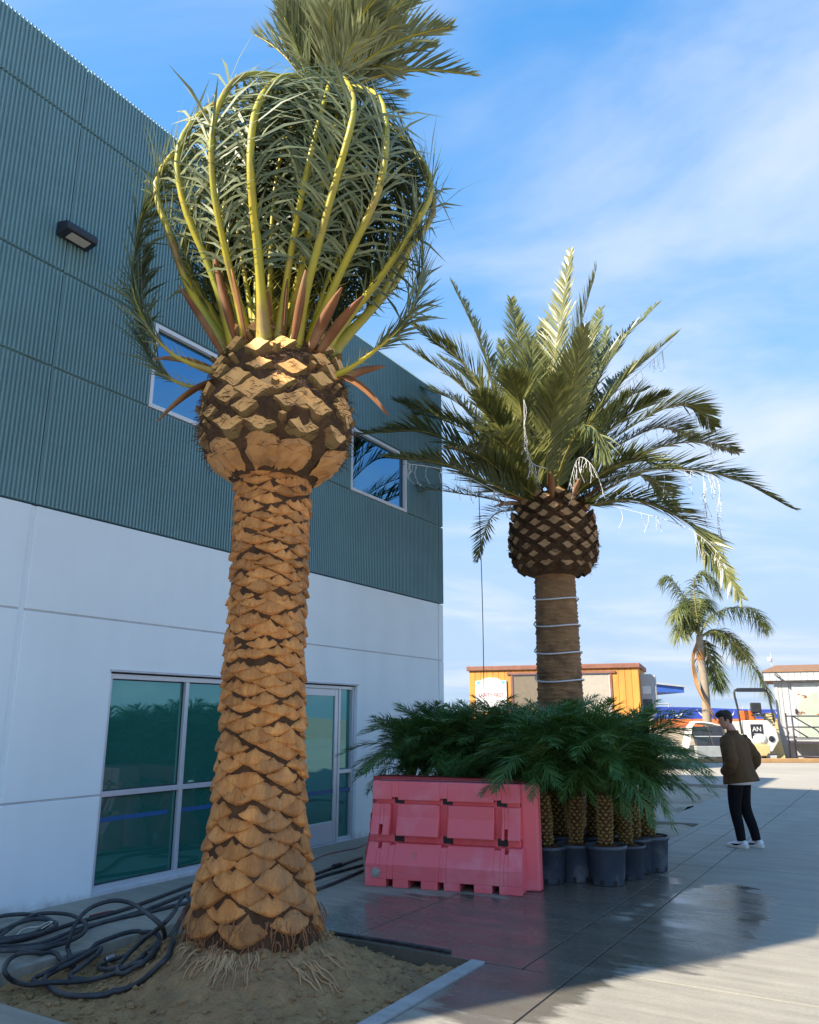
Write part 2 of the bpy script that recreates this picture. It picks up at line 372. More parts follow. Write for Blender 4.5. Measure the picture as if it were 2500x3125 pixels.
w = window(WIN[0]+.01, WIN[1]-.01, WIN[2], WIN[3]-.02, [1.11], [.93], M['glass'], M['alum'], .052)
for a, c in ((.065, .98), (1.14, 2.15)):
    t_ = MB(); t_.box(a, c, .05+.09*.55-.004, .05+.09*.55-.001, .66, .705); t_.build('tape_strip', M['blue_tape'], w)
for (u0, u1) in UWIN: window(u0, u1, UZ[0], UZ[1], [], [], M['glass_up'], M['frame'], .05, y=.0, depth=.12)
# door assembly
b = MB(); y, d, fw = .05, .09, .045
u0, u1, zt = DOOR[0]+.01, DOOR[1]-.01, DOOR[3]-.02
for a in (u0, 3.16, 4.05, u1-fw): b.box(a, a+fw, y, y+d, 0.004, zt)
for a, c in ((u0+fw, 3.16), (3.16+fw, 4.05), (4.05+fw, u1-fw)): b.box(a, c, y+.003, y+d, zt-fw, zt)
for a, c in ((u0+fw, 3.16), (4.05+fw, u1-fw)): b.box(a, c, y+.003, y+d, .004, .05); b.box(a, c, y+.003, y+d, .905, .955)
door = b.build('entrance', M['alum'], bld, bevel=.003)
for a, c in ((u0+fw, 3.16), (4.05+fw, u1-fw)):
    for z0, z1 in ((.05, .905), (.955, zt-fw)):
        p = MB(); p.box(a-.003, c+.003, y+.05, y+.056, z0-.003, z1+.003); p.build('pane', M['glass'], door)
lf = MB(); a, c = 3.16+fw+.004, 4.05-.004; st = .075
lf.box(a, a+st, y+.01, y+.06, .012, zt-fw-.004); lf.box(c-st, c, y+.01, y+.06, .012, zt-fw-.004); lf.box(a+st, c-st, y+.012, y+.06, zt-fw-.1, zt-fw-.004); lf.box(a+st, c-st, y+.012, y+.06, .012, .285)
leaf = lf.build('door_leaf', M['alum'], bld, bevel=.004)
p = MB(); p.box(a+st-.003, c-st+.003, y+.03, y+.036, .282, zt-fw-.097); p.build('pane', M['glass'], leaf)
p = MB(); p.tube(smoothcurve([(a+.04, y+.01, .87), (a+.04, y-.05, .87), (a+.04, y-.055, .90), (a+.04, y-.055, 1.12), (a+.04, y-.05, 1.15), (a+.04, y+.01, 1.15)], 26), .0105, 8); p.build('pull_handle', M['frame'], leaf, smooth=True)
p = MB(); p.lathe([(0.0, 0), (.017, 0), (.017, .012), (0, .012)], 14); o = p.build('lock', M['alum'], leaf); o.rotation_euler = (math.pi/2, 0, 0); o.location = (a+.035, y+.012, .80)
for aa, cc in ((a+st, c-st), (4.05+fw, u1-fw)):
    t_ = MB(); t_.box(aa, cc, y+.022, y+.024, .655, .70); t_.build('tape_strip', M['blue_tape'], leaf if aa < 4 else door)
# the room behind the glass
b = MB(); b.box(-.6, 4.9, .36, 4.2, -.06, -.01); b.build('room_floor', M['interior'], bld)
b = MB(); b.box(-.6, 4.9, 4.2, 4.3, 0, 2.9); b.box(-.7, -.6, .36, 4.2, 0, 2.9); b.box(4.9, 5.0, .36, 4.2, 0, 2.9); b.box(-.6, 4.9, .36, 4.2, 2.9, 3.0); b.build('room_wall', M['interior'], bld)
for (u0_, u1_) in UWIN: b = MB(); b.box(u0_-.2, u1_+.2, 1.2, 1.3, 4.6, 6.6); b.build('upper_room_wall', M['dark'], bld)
# canopy line over the openings: thin metal drip flashing
b = MB(); b.box(WIN[0]-.02, WIN[1]+.02, -.012, .05, WIN[3]-.004, WIN[3]+.018); b.box(DOOR[0]-.02, DOOR[1]+.02, -.012, .05, DOOR[3]-.004, DOOR[3]+.018); b.build('drip_flashing', M['reveal'], bld)

# wall lamp
wl = thing('wall_lamp', 'dark wedge shaped wall lamp with a pale lens on the teal ribbed wall', 'lamp', B(-1.03, .0, 6.6), BROT)
b = MB(); b.prism([(-.015, .10), (-.18, .06), (-.21, .02), (-.20, -.04), (-.015, -.07)], -.19, .19, 'x'); b.build('housing', M['navy'], wl, bevel=.015)
b = MB(); b.prism([(-.07, -.060), (-.17, -.044), (-.171, -.054), (-.071, -.071)], -.11, .12, 'x'); b.build('lens', M['lens'], wl)

# ------------------------------------------------------------------ ground
def concrete(name, wet=True, base=((.37, .335, .265), (.30, .275, .225))):
    m = bpy.data.materials.new(name); m.use_nodes = True; t = m.node_tree; L = t.links; p = t.nodes['Principled BSDF']
    tc = t.nodes.new('ShaderNodeTexCoord')
    def noise(sc, det=6, stretch=None):
        n = t.nodes.new('ShaderNodeTexNoise'); n.inputs['Scale'].default_value = sc; n.inputs['Detail'].default_value = det; n.inputs['Roughness'].default_value = .62
        if stretch:
            mpn = t.nodes.new('ShaderNodeMapping'); mpn.inputs['Scale'].default_value = stretch; mpn.inputs['Rotation'].default_value = (0, 0, math.radians(-32)); L.new(tc.outputs['Object'], mpn.inputs[0]); L.new(mpn.outputs[0], n.inputs['Vector'])
        else: L.new(tc.outputs['Object'], n.inputs['Vector'])
        return n.outputs['Fac']
    def math_(op, a, b=None, c=None):
        n = t.nodes.new('ShaderNodeMath'); n.operation = op
        for i, x in enumerate((a, b, c)):
            if x is None: continue
            if isinstance(x, (int, float)): n.inputs[i].default_value = x
            else: L.new(x, n.inputs[i])
        return n.outputs[0]
    r = t.nodes.new('ShaderNodeValToRGB'); L.new(noise(1.6), r.inputs[0]); r.color_ramp.elements[0].position = .3; r.color_ramp.elements[0].color = (*base[0], 1); r.color_ramp.elements[1].position = .7; r.color_ramp.elements[1].color = (*base[1], 1)
    r2 = t.nodes.new('ShaderNodeValToRGB'); L.new(noise(1.0, 7, (9, 1.1, 1)), r2.inputs[0]); r2.color_ramp.elements[0].position = .35; r2.color_ramp.elements[0].color = (.82, .82, .82, 1); r2.color_ramp.elements[1].position = .66; r2.color_ramp.elements[1].color = (1.06, 1.06, 1.06, 1)
    r3 = t.nodes.new('ShaderNodeValToRGB'); L.new(noise(42, 3), r3.inputs[0]); r3.color_ramp.elements[0].position = .3; r3.color_ramp.elements[0].color = (.9, .9, .9, 1); r3.color_ramp.elements[1].position = .7; r3.color_ramp.elements[1].color = (1.05, 1.05, 1.05, 1)
    m1 = t.nodes.new('ShaderNodeMixRGB'); m1.blend_type = 'MULTIPLY'; m1.inputs[0].default_value = 1; L.new(r.outputs[0], m1.inputs[1]); L.new(r2.outputs[0], m1.inputs[2])
    m2 = t.nodes.new('ShaderNodeMixRGB'); m2.blend_type = 'MULTIPLY'; m2.inputs[0].default_value = 1; L.new(m1.outputs[0], m2.inputs[1]); L.new(r3.outputs[0], m2.inputs[2])
    col = m2.outputs[0]
    if wet:
        # hosed-down area: x = distance along the wall, y = minus distance from it
        sx = t.nodes.new('ShaderNodeSeparateXYZ'); L.new(tc.outputs['Object'], sx.inputs[0]); X, Y = sx.outputs[0], math_('MULTIPLY', sx.outputs[1], -1.0)
        def blob(cx, cy, rx, ry):
            a = math_('DIVIDE', math_('SUBTRACT', X, cx), rx); b_ = math_('DIVIDE', math_('SUBTRACT', Y, cy), ry)
            return math_('SUBTRACT', 1.0, math_('SQRT', math_('ADD', math_('MULTIPLY', a, a), math_('MULTIPLY', b_, b_))))
        d = math_('MAXIMUM', blob(.95, 3.75, 1.25, 1.75), blob(2.9, 4.0, 1.6, .85))
        d = math_('MAXIMUM', d, blob(.2, 4.55, 1.5, .52))
        d = math_('MAXIMUM', d, blob(2.2, 5.2, 1.9, .62))
        d = math_('ADD', d, math_('MULTIPLY', math_('SUBTRACT', noise(1.0, 6, (7, 1.3, 1)), .5), .75))
        d = math_('ADD', d, math_('MULTIPLY', math_('SUBTRACT', noise(1.7, 5), .5), .55))
        wr = t.nodes.new('ShaderNodeValToRGB'); L.new(d, wr.inputs[0]); wr.color_ramp.elements[0].position = .03; wr.color_ramp.elements[0].color = (0, 0, 0, 1); wr.color_ramp.elements[1].position = .17; wr.color_ramp.elements[1].color = (1, 1, 1, 1)
        wm = wr.outputs[0]
        m3 = t.nodes.new('ShaderNodeMixRGB'); m3.blend_type = 'MULTIPLY'; L.new(wm, m3.inputs[0]); L.new(col, m3.inputs[1]); m3.inputs[2].default_value = (.44, .44, .44, 1); col = m3.outputs[0]
        rr = t.nodes.new('ShaderNodeMapRange'); L.new(wm, rr.inputs[0]); rr.inputs[3].default_value = .8
        pud = t.nodes.new('ShaderNodeMapRange'); L.new(noise(1.3, 4, (2.5, 1, 1)), pud.inputs[0]); pud.inputs[1].default_value = .4; pud.inputs[2].default_value = .62; pud.inputs[3].default_value = .34; pud.inputs[4].default_value = .17
        L.new(pud.outputs[0], rr.inputs[4]); L.new(rr.outputs[0], p.inputs['Roughness'])
        bn = t.nodes.new('ShaderNodeBump'); bn.inputs['Distance'].default_value = .004; L.new(noise(60, 4), bn.inputs['Height']); L.new(math_('SUBTRACT', .35, math_('MULTIPLY', wm, .30)), bn.inputs['Strength']); L.new(bn.outputs[0], p.inputs['Normal'])
    else:
        p.inputs['Roughness'].default_value = .85
        bn = t.nodes.new('ShaderNodeBump'); bn.inputs['Distance'].default_value = .004; bn.inputs['Strength'].default_value = .35; L.new(noise(60, 4), bn.inputs['Height']); L.new(bn.outputs[0], p.inputs['Normal'])
    L.new(col, p.inputs['Base Color']); return m
M['conc'] = concrete('wet_concrete', True)
M['conc_dry'] = concrete('dry_concrete', False)
M['conc_white'] = concrete('old_kerb_concrete', False, ((.44, .44, .43), (.36, .36, .35)))
M['joint'] = mat('joint_dirt', (.10, .095, .085), None, 8, .9)
M['soil'] = mat('soil', (.32, .19, .082), (.43, .265, .118), 7, .95, 1.0, 45, c3=(.28, .175, .085), s3=2.2, bdist=.03)
M['dirt'] = mat('dry_dirt', (.33, .26, .18), (.42, .34, .245), .6, .95, .5, 6, c3=(.26, .20, .14), s3=.9, bdist=.04)
M['lot'] = mat('yard_concrete', (.40, .36, .29), (.33, .30, .245), .35, .9, .2, 14, c3=(.37, .34, .29), s3=.5, bdist=.01)

b = MB(); b.box(-700, 700, -300, 1500, -.6, -.16); struct(b.build('ground', M['dirt']))
pav = bpy.data.objects.new('pavement', None); COL.objects.link(pav); pav.location = P0; pav.rotation_euler = (0, 0, BROT); struct(pav)
# bedding below the slabs, seen only in the joints
PL = (-2.18, .07, 1.45, 4.05)             # planter: u0,u1,n0,n1
D1 = (4.75, 8.70, 3.86); D2 = (9.35, 16.2, 3.2)
def slab(u0, u1, n0, n1, m='conc', z=0.0, name='slab', j=.0075, th=.10):
    b = MB(); b.box(u0+j, u1-j, -n1+j, -n0-j, z-th, z); return b.build(name, M[m], pav, bevel=.0015)
bed = MB()
bed.box(-14, 30, -30, 0.0, -.155, -.13)
bed.build('bedding', M['joint'], pav)
# walkway along the wall
for u0, u1 in ((-8.6, -6.4), (-6.4, -4.2), (-4.2, -2.18), (-2.18, .07), (.07, 2.3), (2.3, 4.75)): slab(u0, u1, .0, 1.45)
# south of the planter (nearer the camera), beside it and beyond
for n0, n1 in ((1.45, 4.05), (4.05, 4.80)):
    for u0, u1 in ((-8.6, -6.4), (-6.4, -4.3), (-4.3, -2.18)): slab(u0, u1, n0, n1)
slab(-2.18, .07, 4.17, 4.80)
slab(.07, 2.3, 1.45, 2.95); slab(.07, 2.3, 2.95, 4.44); slab(2.3, 4.75, 1.45, 4.44)
# long gutter band
for u0, u1 in ((.07, 2.3), (2.3, 4.75), (4.75, 8.70)): slab(u0, u1, 4.44, 4.80, 'conc')
slab(4.75, 6.7, 3.98, 4.44); slab(6.7, 8.7, 3.98, 4.44)
# open yard bays
us = [-8.6, -4.3, .30, 4.85, 8.2, 12.5, 17]
ns = [4.80, 9.2, 13.6, 18]
for i in range(len(us)-1):
    for k in range(len(ns)-1): slab(us[i], us[i+1], ns[k], ns[k+1], j=.007)
slab(8.70, 9.35, -1.5, 3.98); slab(8.70, 12.5, 3.98, 4.80); slab(9.35, 12.5, 3.2, 3.98); slab(12.5, 17, 3.2, 4.80)
# kerbs round the planter
for r in ((PL[0], PL[1], 4.05, 4.17), ): slab(*r, m='conc_white', z=.012, name='kerb', th=.16)
b = MB(); b.box(PL[0], PL[1], -PL[2], -PL[2]+.004, -.15, -.004); b.build('kerb_face', M['conc'], pav)
b = MB(); b.box(4.75, 8.70, -3.98, -3.86, -.14, .004); b.build('kerb', M['conc_dry'], pav, bevel=.004)
# far yard
b = MB(); b.box(17.0, 46, -60, 40, -.12, -.002); b.box(-14, 17.0, -60, -18, -.12, -.002)
yd = b.build('far_yard', M['lot'], pav)
b = MB(); b.box(-30, -8.6, -60, 0, -.12, -.003); b.build('near_yard', M['lot'], pav)

# planter soil with the mound round the palm
PC = np.array([-1.075, 6.0, 0.0])
pu, pn = un(PC)
def soil_h(u, n):
    d = math.hypot(u-pu, n-pn)
    hgt = -.075 + .34*math.exp(-(max(0, d-.30)/.42)**2*.75)
    e = min(u-PL[0], PL[1]-u, n-PL[2], PL[3]-n)
    hgt = -.075+(hgt+.075)*min(1, max(0, e/.18))
    q = Vector((u*3.1, n*3.1, .3)); q2 = Vector((u*11, n*11, 4.)); q3 = Vector((u*30, n*30, 8.))
    return hgt + .045*mnoise.noise(q)+.028*mnoise.noise(q2)+.013*mnoise.noise(q3)
def soil_z(p): u, n = un(p); return soil_h(u, n)
b = MB(); nu, nn = 150, 170
b.grid([[(PL[0]+.0+(PL[1]-PL[0])*i/nu, -(PL[2]+(PL[3]-PL[2])*k/nn), soil_h(PL[0]+(PL[1]-PL[0])*i/nu, PL[2]+(PL[3]-PL[2])*k/nn)) for k in range(nn+1)] for i in range(nu+1)])
so = b.build('planter_soil', M['soil'], smooth=True, fix=False); so.location = P0; so.rotation_euler = (0, 0, BROT); struct(so)
# loose clods
b = MB(); ico = [(0, 0, 1), (.9, 0, .4), (.28, .85, .4), (-.72, .53, .4), (-.72, -.53, .4), (.28, -.85, .4), (.72, .53, -.4), (-.28, .85, -.4), (-.9, 0, -.4), (-.28, -.85, -.4), (.72, -.53, -.4), (0, 0, -1)]
icf = [(0, 1, 2), (0, 2, 3), (0, 3, 4), (0, 4, 5), (0, 5, 1), (1, 6, 2), (2, 7, 3), (3, 8, 4), (4, 9, 5), (5, 10, 1), (6, 7, 2), (7, 8, 3), (8, 9, 4), (9, 10, 5), (10, 6, 1), (11, 7, 6), (11, 8, 7), (11, 9, 8), (11, 10, 9), (11, 6, 10)]
for k in range(4200):
    u = rnd.uniform(PL[0]+.05, PL[1]-.05); n = rnd.uniform(PL[2]+.05, PL[3]-.05); r = .003+.02*rnd.random()**5
    z = soil_h(u, n); b.add([(u+x*r*rnd.uniform(.7, 1.3), -n+y*r*rnd.uniform(.7, 1.3), z+r*.3+zz*r*rnd.uniform(.6, 1)) for x, y, zz in ico], icf)
cl = b.build('soil_clods', M['soil'], fix=False); cl.location = P0; cl.rotation_euler = (0, 0, BROT); struct(cl, 'stuff', 'loose clods of soil on the planting mound')
# dirt beds beyond the pots
def dirt_bed(name, u0, u1, n0, n1, lab):
    b = MB(); a, c = 46, 46
    b.grid([[(u0+(u1-u0)*i/a, -(n0+(n1-n0)*k/c), -.03+.10*(mnoise.noise(Vector((u0+(u1-u0)*i/a*1.1, n0+(n1-n0)*k/c*1.7, 2.)))) + .03*mnoise.noise(Vector(((u1-u0)*i/a*6, (n1-n0)*k/c*6, 5.)))) for k in range(c+1)] for i in range(a+1)])
    o = b.build(name, M['dirt'], smooth=True, fix=False); o.location = P0; o.rotation_euler = (0, 0, BROT); struct(o, label=lab)
dirt_bed('dirt_bed', D1[0], D1[1], -1.5, D1[2], 'bare dirt bed under the second palm')
dirt_bed('dirt_bed', D2[0], D2[1], -1.5, D2[2], 'bare dirt bed beyond the concrete path')

# ------------------------------------------------------------------ palm materials
def leafmat(name, ca, cb, rough=.45, transl=.22, cback=None):
    m = bpy.data.materials.new(name); m.use_nodes = True; t = m.node_tree; L = t.links; p = t.nodes['Principled BSDF']
    at = t.nodes.new('ShaderNodeAttribute'); at.attribute_name = 'lv'
    r = t.nodes.new('ShaderNodeValToRGB'); L.new(at.outputs['Fac'], r.inputs[0]); r.color_ramp.elements[0].color = (*ca, 1); r.color_ramp.elements[1].color = (*cb, 1)
    col = r.outputs[0]
    if cback:
        g_ = t.nodes.new('ShaderNodeNewGeometry'); mxn = t.nodes.new('ShaderNodeMixRGB'); L.new(g_.outputs['Backfacing'], mxn.inputs[0]); L.new(col, mxn.inputs[1]); mxn.inputs[2].default_value = (*cback, 1); col = mxn.outputs[0]
    L.new(col, p.inputs['Base Color']); p.inputs['Roughness'].default_value = rough; p.inputs['Specular IOR Level'].default_value = .45
    tr = t.nodes.new('ShaderNodeBsdfTranslucent'); L.new(col, tr.inputs[0]); ms = t.nodes.new('ShaderNodeMixShader'); ms.inputs[0].default_value = transl
    L.new(p.outputs[0], ms.inputs[1]); L.new(tr.outputs[0], ms.inputs[2]); L.new(ms.outputs[0], t.nodes['Material Output'].inputs[0]); return m
M['leaf1'] = leafmat('tied_palm_leaf', (.050, .085, .038), (.40, .43, .23), .46, .20)
M['leaf2'] = leafmat('date_palm_leaf', (.060, .090, .026), (.235, .235, .072), .36, .24)
M['leaf3'] = leafmat('pygmy_palm_leaf', (.040, .120, .024), (.105, .215, .044), .38, .26)
M['leaf4'] = leafmat('queen_palm_leaf', (.085, .13, .045), (.20, .22, .075), .45, .28)
M['leaf_dead'] = leafmat('dead_leaf', (.42, .20, .07), (.52, .30, .12), .7, .15)
M['petiole'] = mat('yellow_petiole', (.52, .40, .025), (.30, .31, .04), 1.6, .45, .12, 30, c3=(.30, .20, .06), s3=1.4, bdist=.004)
M['petiole2'] = mat('green_petiole', (.24, .22, .045), (.30, .22, .05), 2.2, .5)
M['petiole3'] = mat('thin_green_petiole', (.07, .13, .03), (.10, .15, .04), 3, .5)
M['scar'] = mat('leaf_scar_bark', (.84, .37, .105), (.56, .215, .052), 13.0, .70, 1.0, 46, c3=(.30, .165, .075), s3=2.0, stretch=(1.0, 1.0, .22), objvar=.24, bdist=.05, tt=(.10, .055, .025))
M['core'] = mat('trunk_core', (.045, .022, .010), (.11, .052, .02), 9, .95, 1.0, 35, stretch=(1, 1, .4), bdist=.03)
M['fibre'] = mat('brown_fibre', (.135, .066, .026), (.07, .036, .016), 14, .95, 1.0, 60, stretch=(1, 1, .25), bdist=.03)
M['cut'] = mat('fresh_cut', (.92, .50, .17), (.80, .40, .12), 16, .7, .3, 60, c3=(.55, .29, .10), s3=6, objvar=.12, bdist=.004)
M['stub'] = mat('stub_side', (.20, .15, .045), (.22, .115, .045), 7, .7, .4, 30, bdist=.01)
M['boot'] = mat('shaved_boot', (.56, .285, .10), (.42, .20, .07), 4, .75, .5, 22, c3=(.24, .12, .05), s3=3, bdist=.012)
M['spathe'] = mat('dry_spathe', (.26, .10, .030), (.16, .06, .022), 5, .75, .4, 24, c3=(.33, .22, .13), s3=2, stretch=(1, 1, .3), objvar=.2, bdist=.006)
M['root'] = mat('pale_root', (.52, .34, .17), (.42, .24, .11), 10, .8, objvar=.1)
M['root_brown'] = mat('brown_root', (.30, .13, .05), (.20, .085, .035), 12, .85)
M['scar2'] = mat('old_bark', (.32, .175, .078), (.225, .118, .052), 6, .85, .9, 28, c3=(.11, .066, .036), s3=2.6, objvar=.16, bdist=.012)
M['cut2'] = mat('old_cut', (.42, .25, .115), (.32, .18, .08), 12, .8, .3, 50, objvar=.15, bdist=.004)
M['scar3'] = mat('pygmy_scar', (.33, .25, .07), (.25, .16, .055), 16, .7, .5, 60, objvar=.1)

class LF:                                   # leaflet collector (flat arrays, one random value per leaflet)
    def __init__(s): s.v = []; s.f = []; s.a = []; s.n = 0
    def add(s, v, f, val):
        s.v.append(v); s.f += [tuple(i+s.n for i in q) for q in f]; s.a += [val]*len(f); s.n += len(v)
    def build(s, name, mat_, parent):
        me = bpy.data.meshes.new(name); me.from_pydata(np.vstack(s.v).tolist() if s.v else [], [], s.f)
        at = me.attributes.new('lv', 'FLOAT', 'FACE'); at.data.foreach_set('value', s.a); me.materials.append(mat_); me.update()
        o = bpy.data.objects.new(name, me); COL.objects.link(o)
        if parent: o.parent = parent
        return o
def nrm(a): return a/(np.linalg.norm(a)+1e-12)
def leaflets(lf, sp, upref, pairs, s0, s1, length, ang0, ang1, lift, droop, width, rng, lenprof=None, jitter=.12, val=None, segs=2):
    m = len(sp); t = np.gradient(sp, axis=0)
    for i in range(pairs):
        s = s0+(s1-s0)*(i+rng.uniform(-.35, .35))/(pairs-1); s = min(max(s, 0), .999); x = s*(m-1); j = int(x); fr = x-j
        p = sp[j]*(1-fr)+sp[min(j+1, m-1)]*fr; T = nrm(t[j]*(1-fr)+t[min(j+1, m-1)]*fr)
        U = np.asarray(upref(p, T) if callable(upref) else upref, float); Nn = U-T*(U@T); Nn = nrm(Nn) if np.linalg.norm(Nn) > 1e-4 else nrm(np.cross(T, [1, .3, 0]))
        Bv = np.cross(T, Nn); q = (s-s0)/(s1-s0)
        L0 = length*(lenprof(q) if lenprof else (min(1, .45+q*2.6)*min(1, (1.02-q)*2.2+.22)))
        a = ang0+(ang1-ang0)*q
        for sd in (-1, 1):
            aa = a+rng.normal(0, jitter); l = L0*rng.uniform(.85, 1.1)
            d = nrm(T*math.cos(aa)+Bv*sd*math.sin(aa)+Nn*(lift+rng.normal(0, jitter)))
            wv = nrm(np.cross(d, Nn+Bv*rng.normal(0, .35)))*width*.5*rng.uniform(.8, 1.2)
            g_ = np.array([0, 0, -1.0]); v = [p-wv*.55, p+wv*.55]
            for k in range(1, segs):
                f_ = k/segs; c = p+d*l*f_+g_*droop*l*f_**2; ww = 1.0 if k == 1 else .6
                v += [c-wv*ww, c+wv*ww]
            v.append(p+d*l+g_*droop*l)
            f = [(2*k, 2*k+1, 2*k+3, 2*k+2) for k in range(segs-1)]+[(2*segs-2, 2*segs-1, 2*segs)]
            lf.add(np.array(v), f, float(np.clip((val if val is not None else rng.uniform(0, 1))+rng.normal(0, .12), 0, 1)))

def frond_part(palm, spine, r0, r1, pm_, lm, upref, rng, thorn=None, flat=.65, more=None, **kw):
    b = MB(); sp = np.asarray(spine); n = len(sp)
    s_ = np.linspace(0, 1, n); rad = r1+(r0-r1)*(1-s_)**1.15; rad[s_ < .14] *= 1+(.14-s_[s_ < .14])*8.5
    b.tube(sp, rad, 8, flat=flat)
    if thorn:
        lo, hi, cnt, ln = thorn; t = np.gradient(sp, axis=0)
        for k in range(cnt):
            s = lo+(hi-lo)*k/cnt; j = int(s*(n-1)); T = nrm(t[j]); U = nrm(upref(sp[j], T)-T*(upref(sp[j], T)@T)); Bv = np.cross(T, U)
            for sd in (-1, 1):
                d = nrm(T*.75+Bv*sd*rng.uniform(.4, .9)+U*rng.uniform(-.1, .5)); l = ln*rng.uniform(.6, 1.2); w = Bv*.006
                b.add([sp[j]-T*.006, sp[j]+T*.006, sp[j]+d*l], [(0, 1, 2)])
    fo = b.build('frond', pm_, palm, smooth=True, fix=False)
    lf = LF(); leaflets(lf, sp, upref, rng=rng, **kw)
    if more: leaflets(lf, sp, upref, rng=rng, **more)
    lf.build('leaflets', lm, fo)
    return fo

# ------------------------------------------------------------------ palm with tied-up crown
palm1 = thing('palm_tree', 'tall date palm in the dirt planter, its fronds tied up in a balloon', 'palm tree', (PC[0], PC[1], 0))
O1 = PC.copy()
def trunk_r(z):
    return float(np.interp(z, [.0, .25, .45, .70, .95, 1.4, 2.0, 2.6, 3.2, 3.7], [.50, .45, .405, .36, .325, .30, .285, .278, .283, .295]))
b = MB(); Z = np.linspace(-.1, 3.7, 70)
b.rings([[(trunk_r(z)*math.cos(q)*(1+.02*mnoise.noise(Vector((math.cos(q)*3, math.sin(q)*3, z*5)))), trunk_r(z)*math.sin(q)*(1+.02*mnoise.noise(Vector((math.cos(q)*3, math.sin(q)*3, z*5+9)))), z) for q in np.linspace(0, 2*math.pi, 41)[:-1]] for z in Z])
trunk = b.build('trunk', M['core'], palm1, smooth=True)
def scar_mesh(rfun, zc, phi, aw, hlow, hup, bul, rng, na=11, nt=7, mesh_rag=.016):
    b = MB(); P = []
    rag = rng.normal(0, 1, na); sk = rng.uniform(-.55, .55); notch = rng.uniform(-.5, .5); nd = rng.uniform(.1, .7) if rng.random() < .6 else 0
    for jt in range(nt):
        t = jt/(nt-1); row = []
        for ja in range(na):
            a = -1+2*ja/(na-1); e = 1-abs(a)**1.9
            zl = zc-hlow*(1-abs(a)**1.42)+sk*a*hlow*.3; zu = zc+hup*(1-abs(a)**1.22)+sk*a*hlow*.3+rag[ja]*mesh_rag*e-nd*hup*math.exp(-((a-notch)/.22)**2)
            z = zl+(zu-zl)*t
            bb = bul*(e**.55)*(0.0 if jt == 0 else (1-.55*max(0, (t-.25)/.75)**1.3))*(1+.18*mnoise.noise(Vector((a*3+phi*7, t*3, zc*5))))
            if jt == nt-1: bb *= .1
            r = rfun(z)-.006+bb
            q = phi+a*aw; row.append((r*math.cos(q), r*math.sin(q), z))
        P.append(row)
    b.grid(P); b.tt = [(1.0 if jt == 0 else (.2 if jt == 1 else (.80 if jt == nt-1 else .3))) for jt in range(nt) for ja in range(na)]; return b  # lower edge darkened: underside shade put into the colour, plus dark crevice fibre
rs = np.random.default_rng(3); z = .37; row = 0
while z < 3.52:
    k = 7 if z > .80 else 8
    dz = float(np.interp(z, [.4, .9, 1.5, 2.5, 3.5], [.098, .082, .064, .054, .050]))
    for c in range(k):
        phi = 2*math.pi*(c+.5*(row % 2)+rs.normal(0, .045))/k+row*.045
        if math.sin(phi) > .55: continue          # the side no view of the yard shows
        zz = z+rs.normal(0, .014); sz = dz*rs.uniform(.84, 1.14)
        bul = float(np.interp(z, [.4, 1, 3.5], [.062, .048, .036]))*rs.uniform(.5, 1.3)
        scar_mesh(trunk_r, zz, phi, math.pi/k*rs.uniform(.95, 1.12), sz*1.0, sz*.88, bul*.80, rs).build('leaf_scar', M['scar'], trunk, smooth=True, fix=False)
    z += dz*.985; row += 1
# bulb
BZ = [3.44, 3.50, 3.60, 3.74, 3.90, 4.12, 4.36, 4.56, 4.72, 4.80]; BR = [.27, .36, .48, .57, .60, .575, .50, .40, .26, .12]
def bulb_r(z): return float(np.interp(z, BZ, BR))
b = MB(); b.rings([[((bulb_r(z)-.014)*math.cos(q)*(1+.07*mnoise.noise(Vector((math.cos(q)*5, math.sin(q)*5, z*9)))), (bulb_r(z)-.014)*math.sin(q)*(1+.07*mnoise.noise(Vector((math.cos(q)*5, math.sin(q)*5, z*9)))), z) for q in np.linspace(0, 2*math.pi, 73)[:-1]] for z in np.linspace(3.44, 4.8, 60)])
bulb = b.build('crown_bulb', M['fibre'], palm1, smooth=True)
def stub(phi, z, R, hw, hh, out, el, rng, mats, parent, tilt=.25, name='leaf_stub'):
    b = MB(); rad = np.array([math.cos(phi), math.sin(phi), 0]); tan = np.array([-math.sin(phi), math.cos(phi), 0]); up = np.array([0, 0, 1.])
    d = rad*math.cos(el)+up*math.sin(el); sec_up = nrm(up*math.cos(el)-rad*math.sin(el))
    sh = [(-1.08, .05), (-.6, .36), (-.25, .82), (.02, 1.0), (.32, .80), (.62, .36), (1.08, .02), (.62, -.42), (.25, -.86), (-.02, -1), (-.3, -.84), (-.62, -.40)]
    sh = [(x*rng.uniform(.92, 1.06), y*rng.uniform(.85, 1.1)) for x, y in sh]
    base = rad*(R-.10)+up*(z-.05); n = rad*math.cos(tilt)+up*math.sin(tilt)+tan*rng.normal(0, .08); cpt = rad*(R+out)+up*z
    r0 = []; r1 = []
    for x, y in sh:
        p = base+tan*x*hw*1.12+sec_up*y*hh*1.1; r0.append(p)
        p2 = base+tan*x*hw+sec_up*y*hh; tt = ((cpt-p2)@n)/(d@n); r1.append(p2+d*tt)
    k = len(sh); b.add(r0+r1, [(i, (i+1) % k, k+(i+1) % k, k+i) for i in range(k)], 0)
    b.add(r1, [tuple(range(k))], 1)
    return b.build(name, mats, parent, fix=False)
row = 0
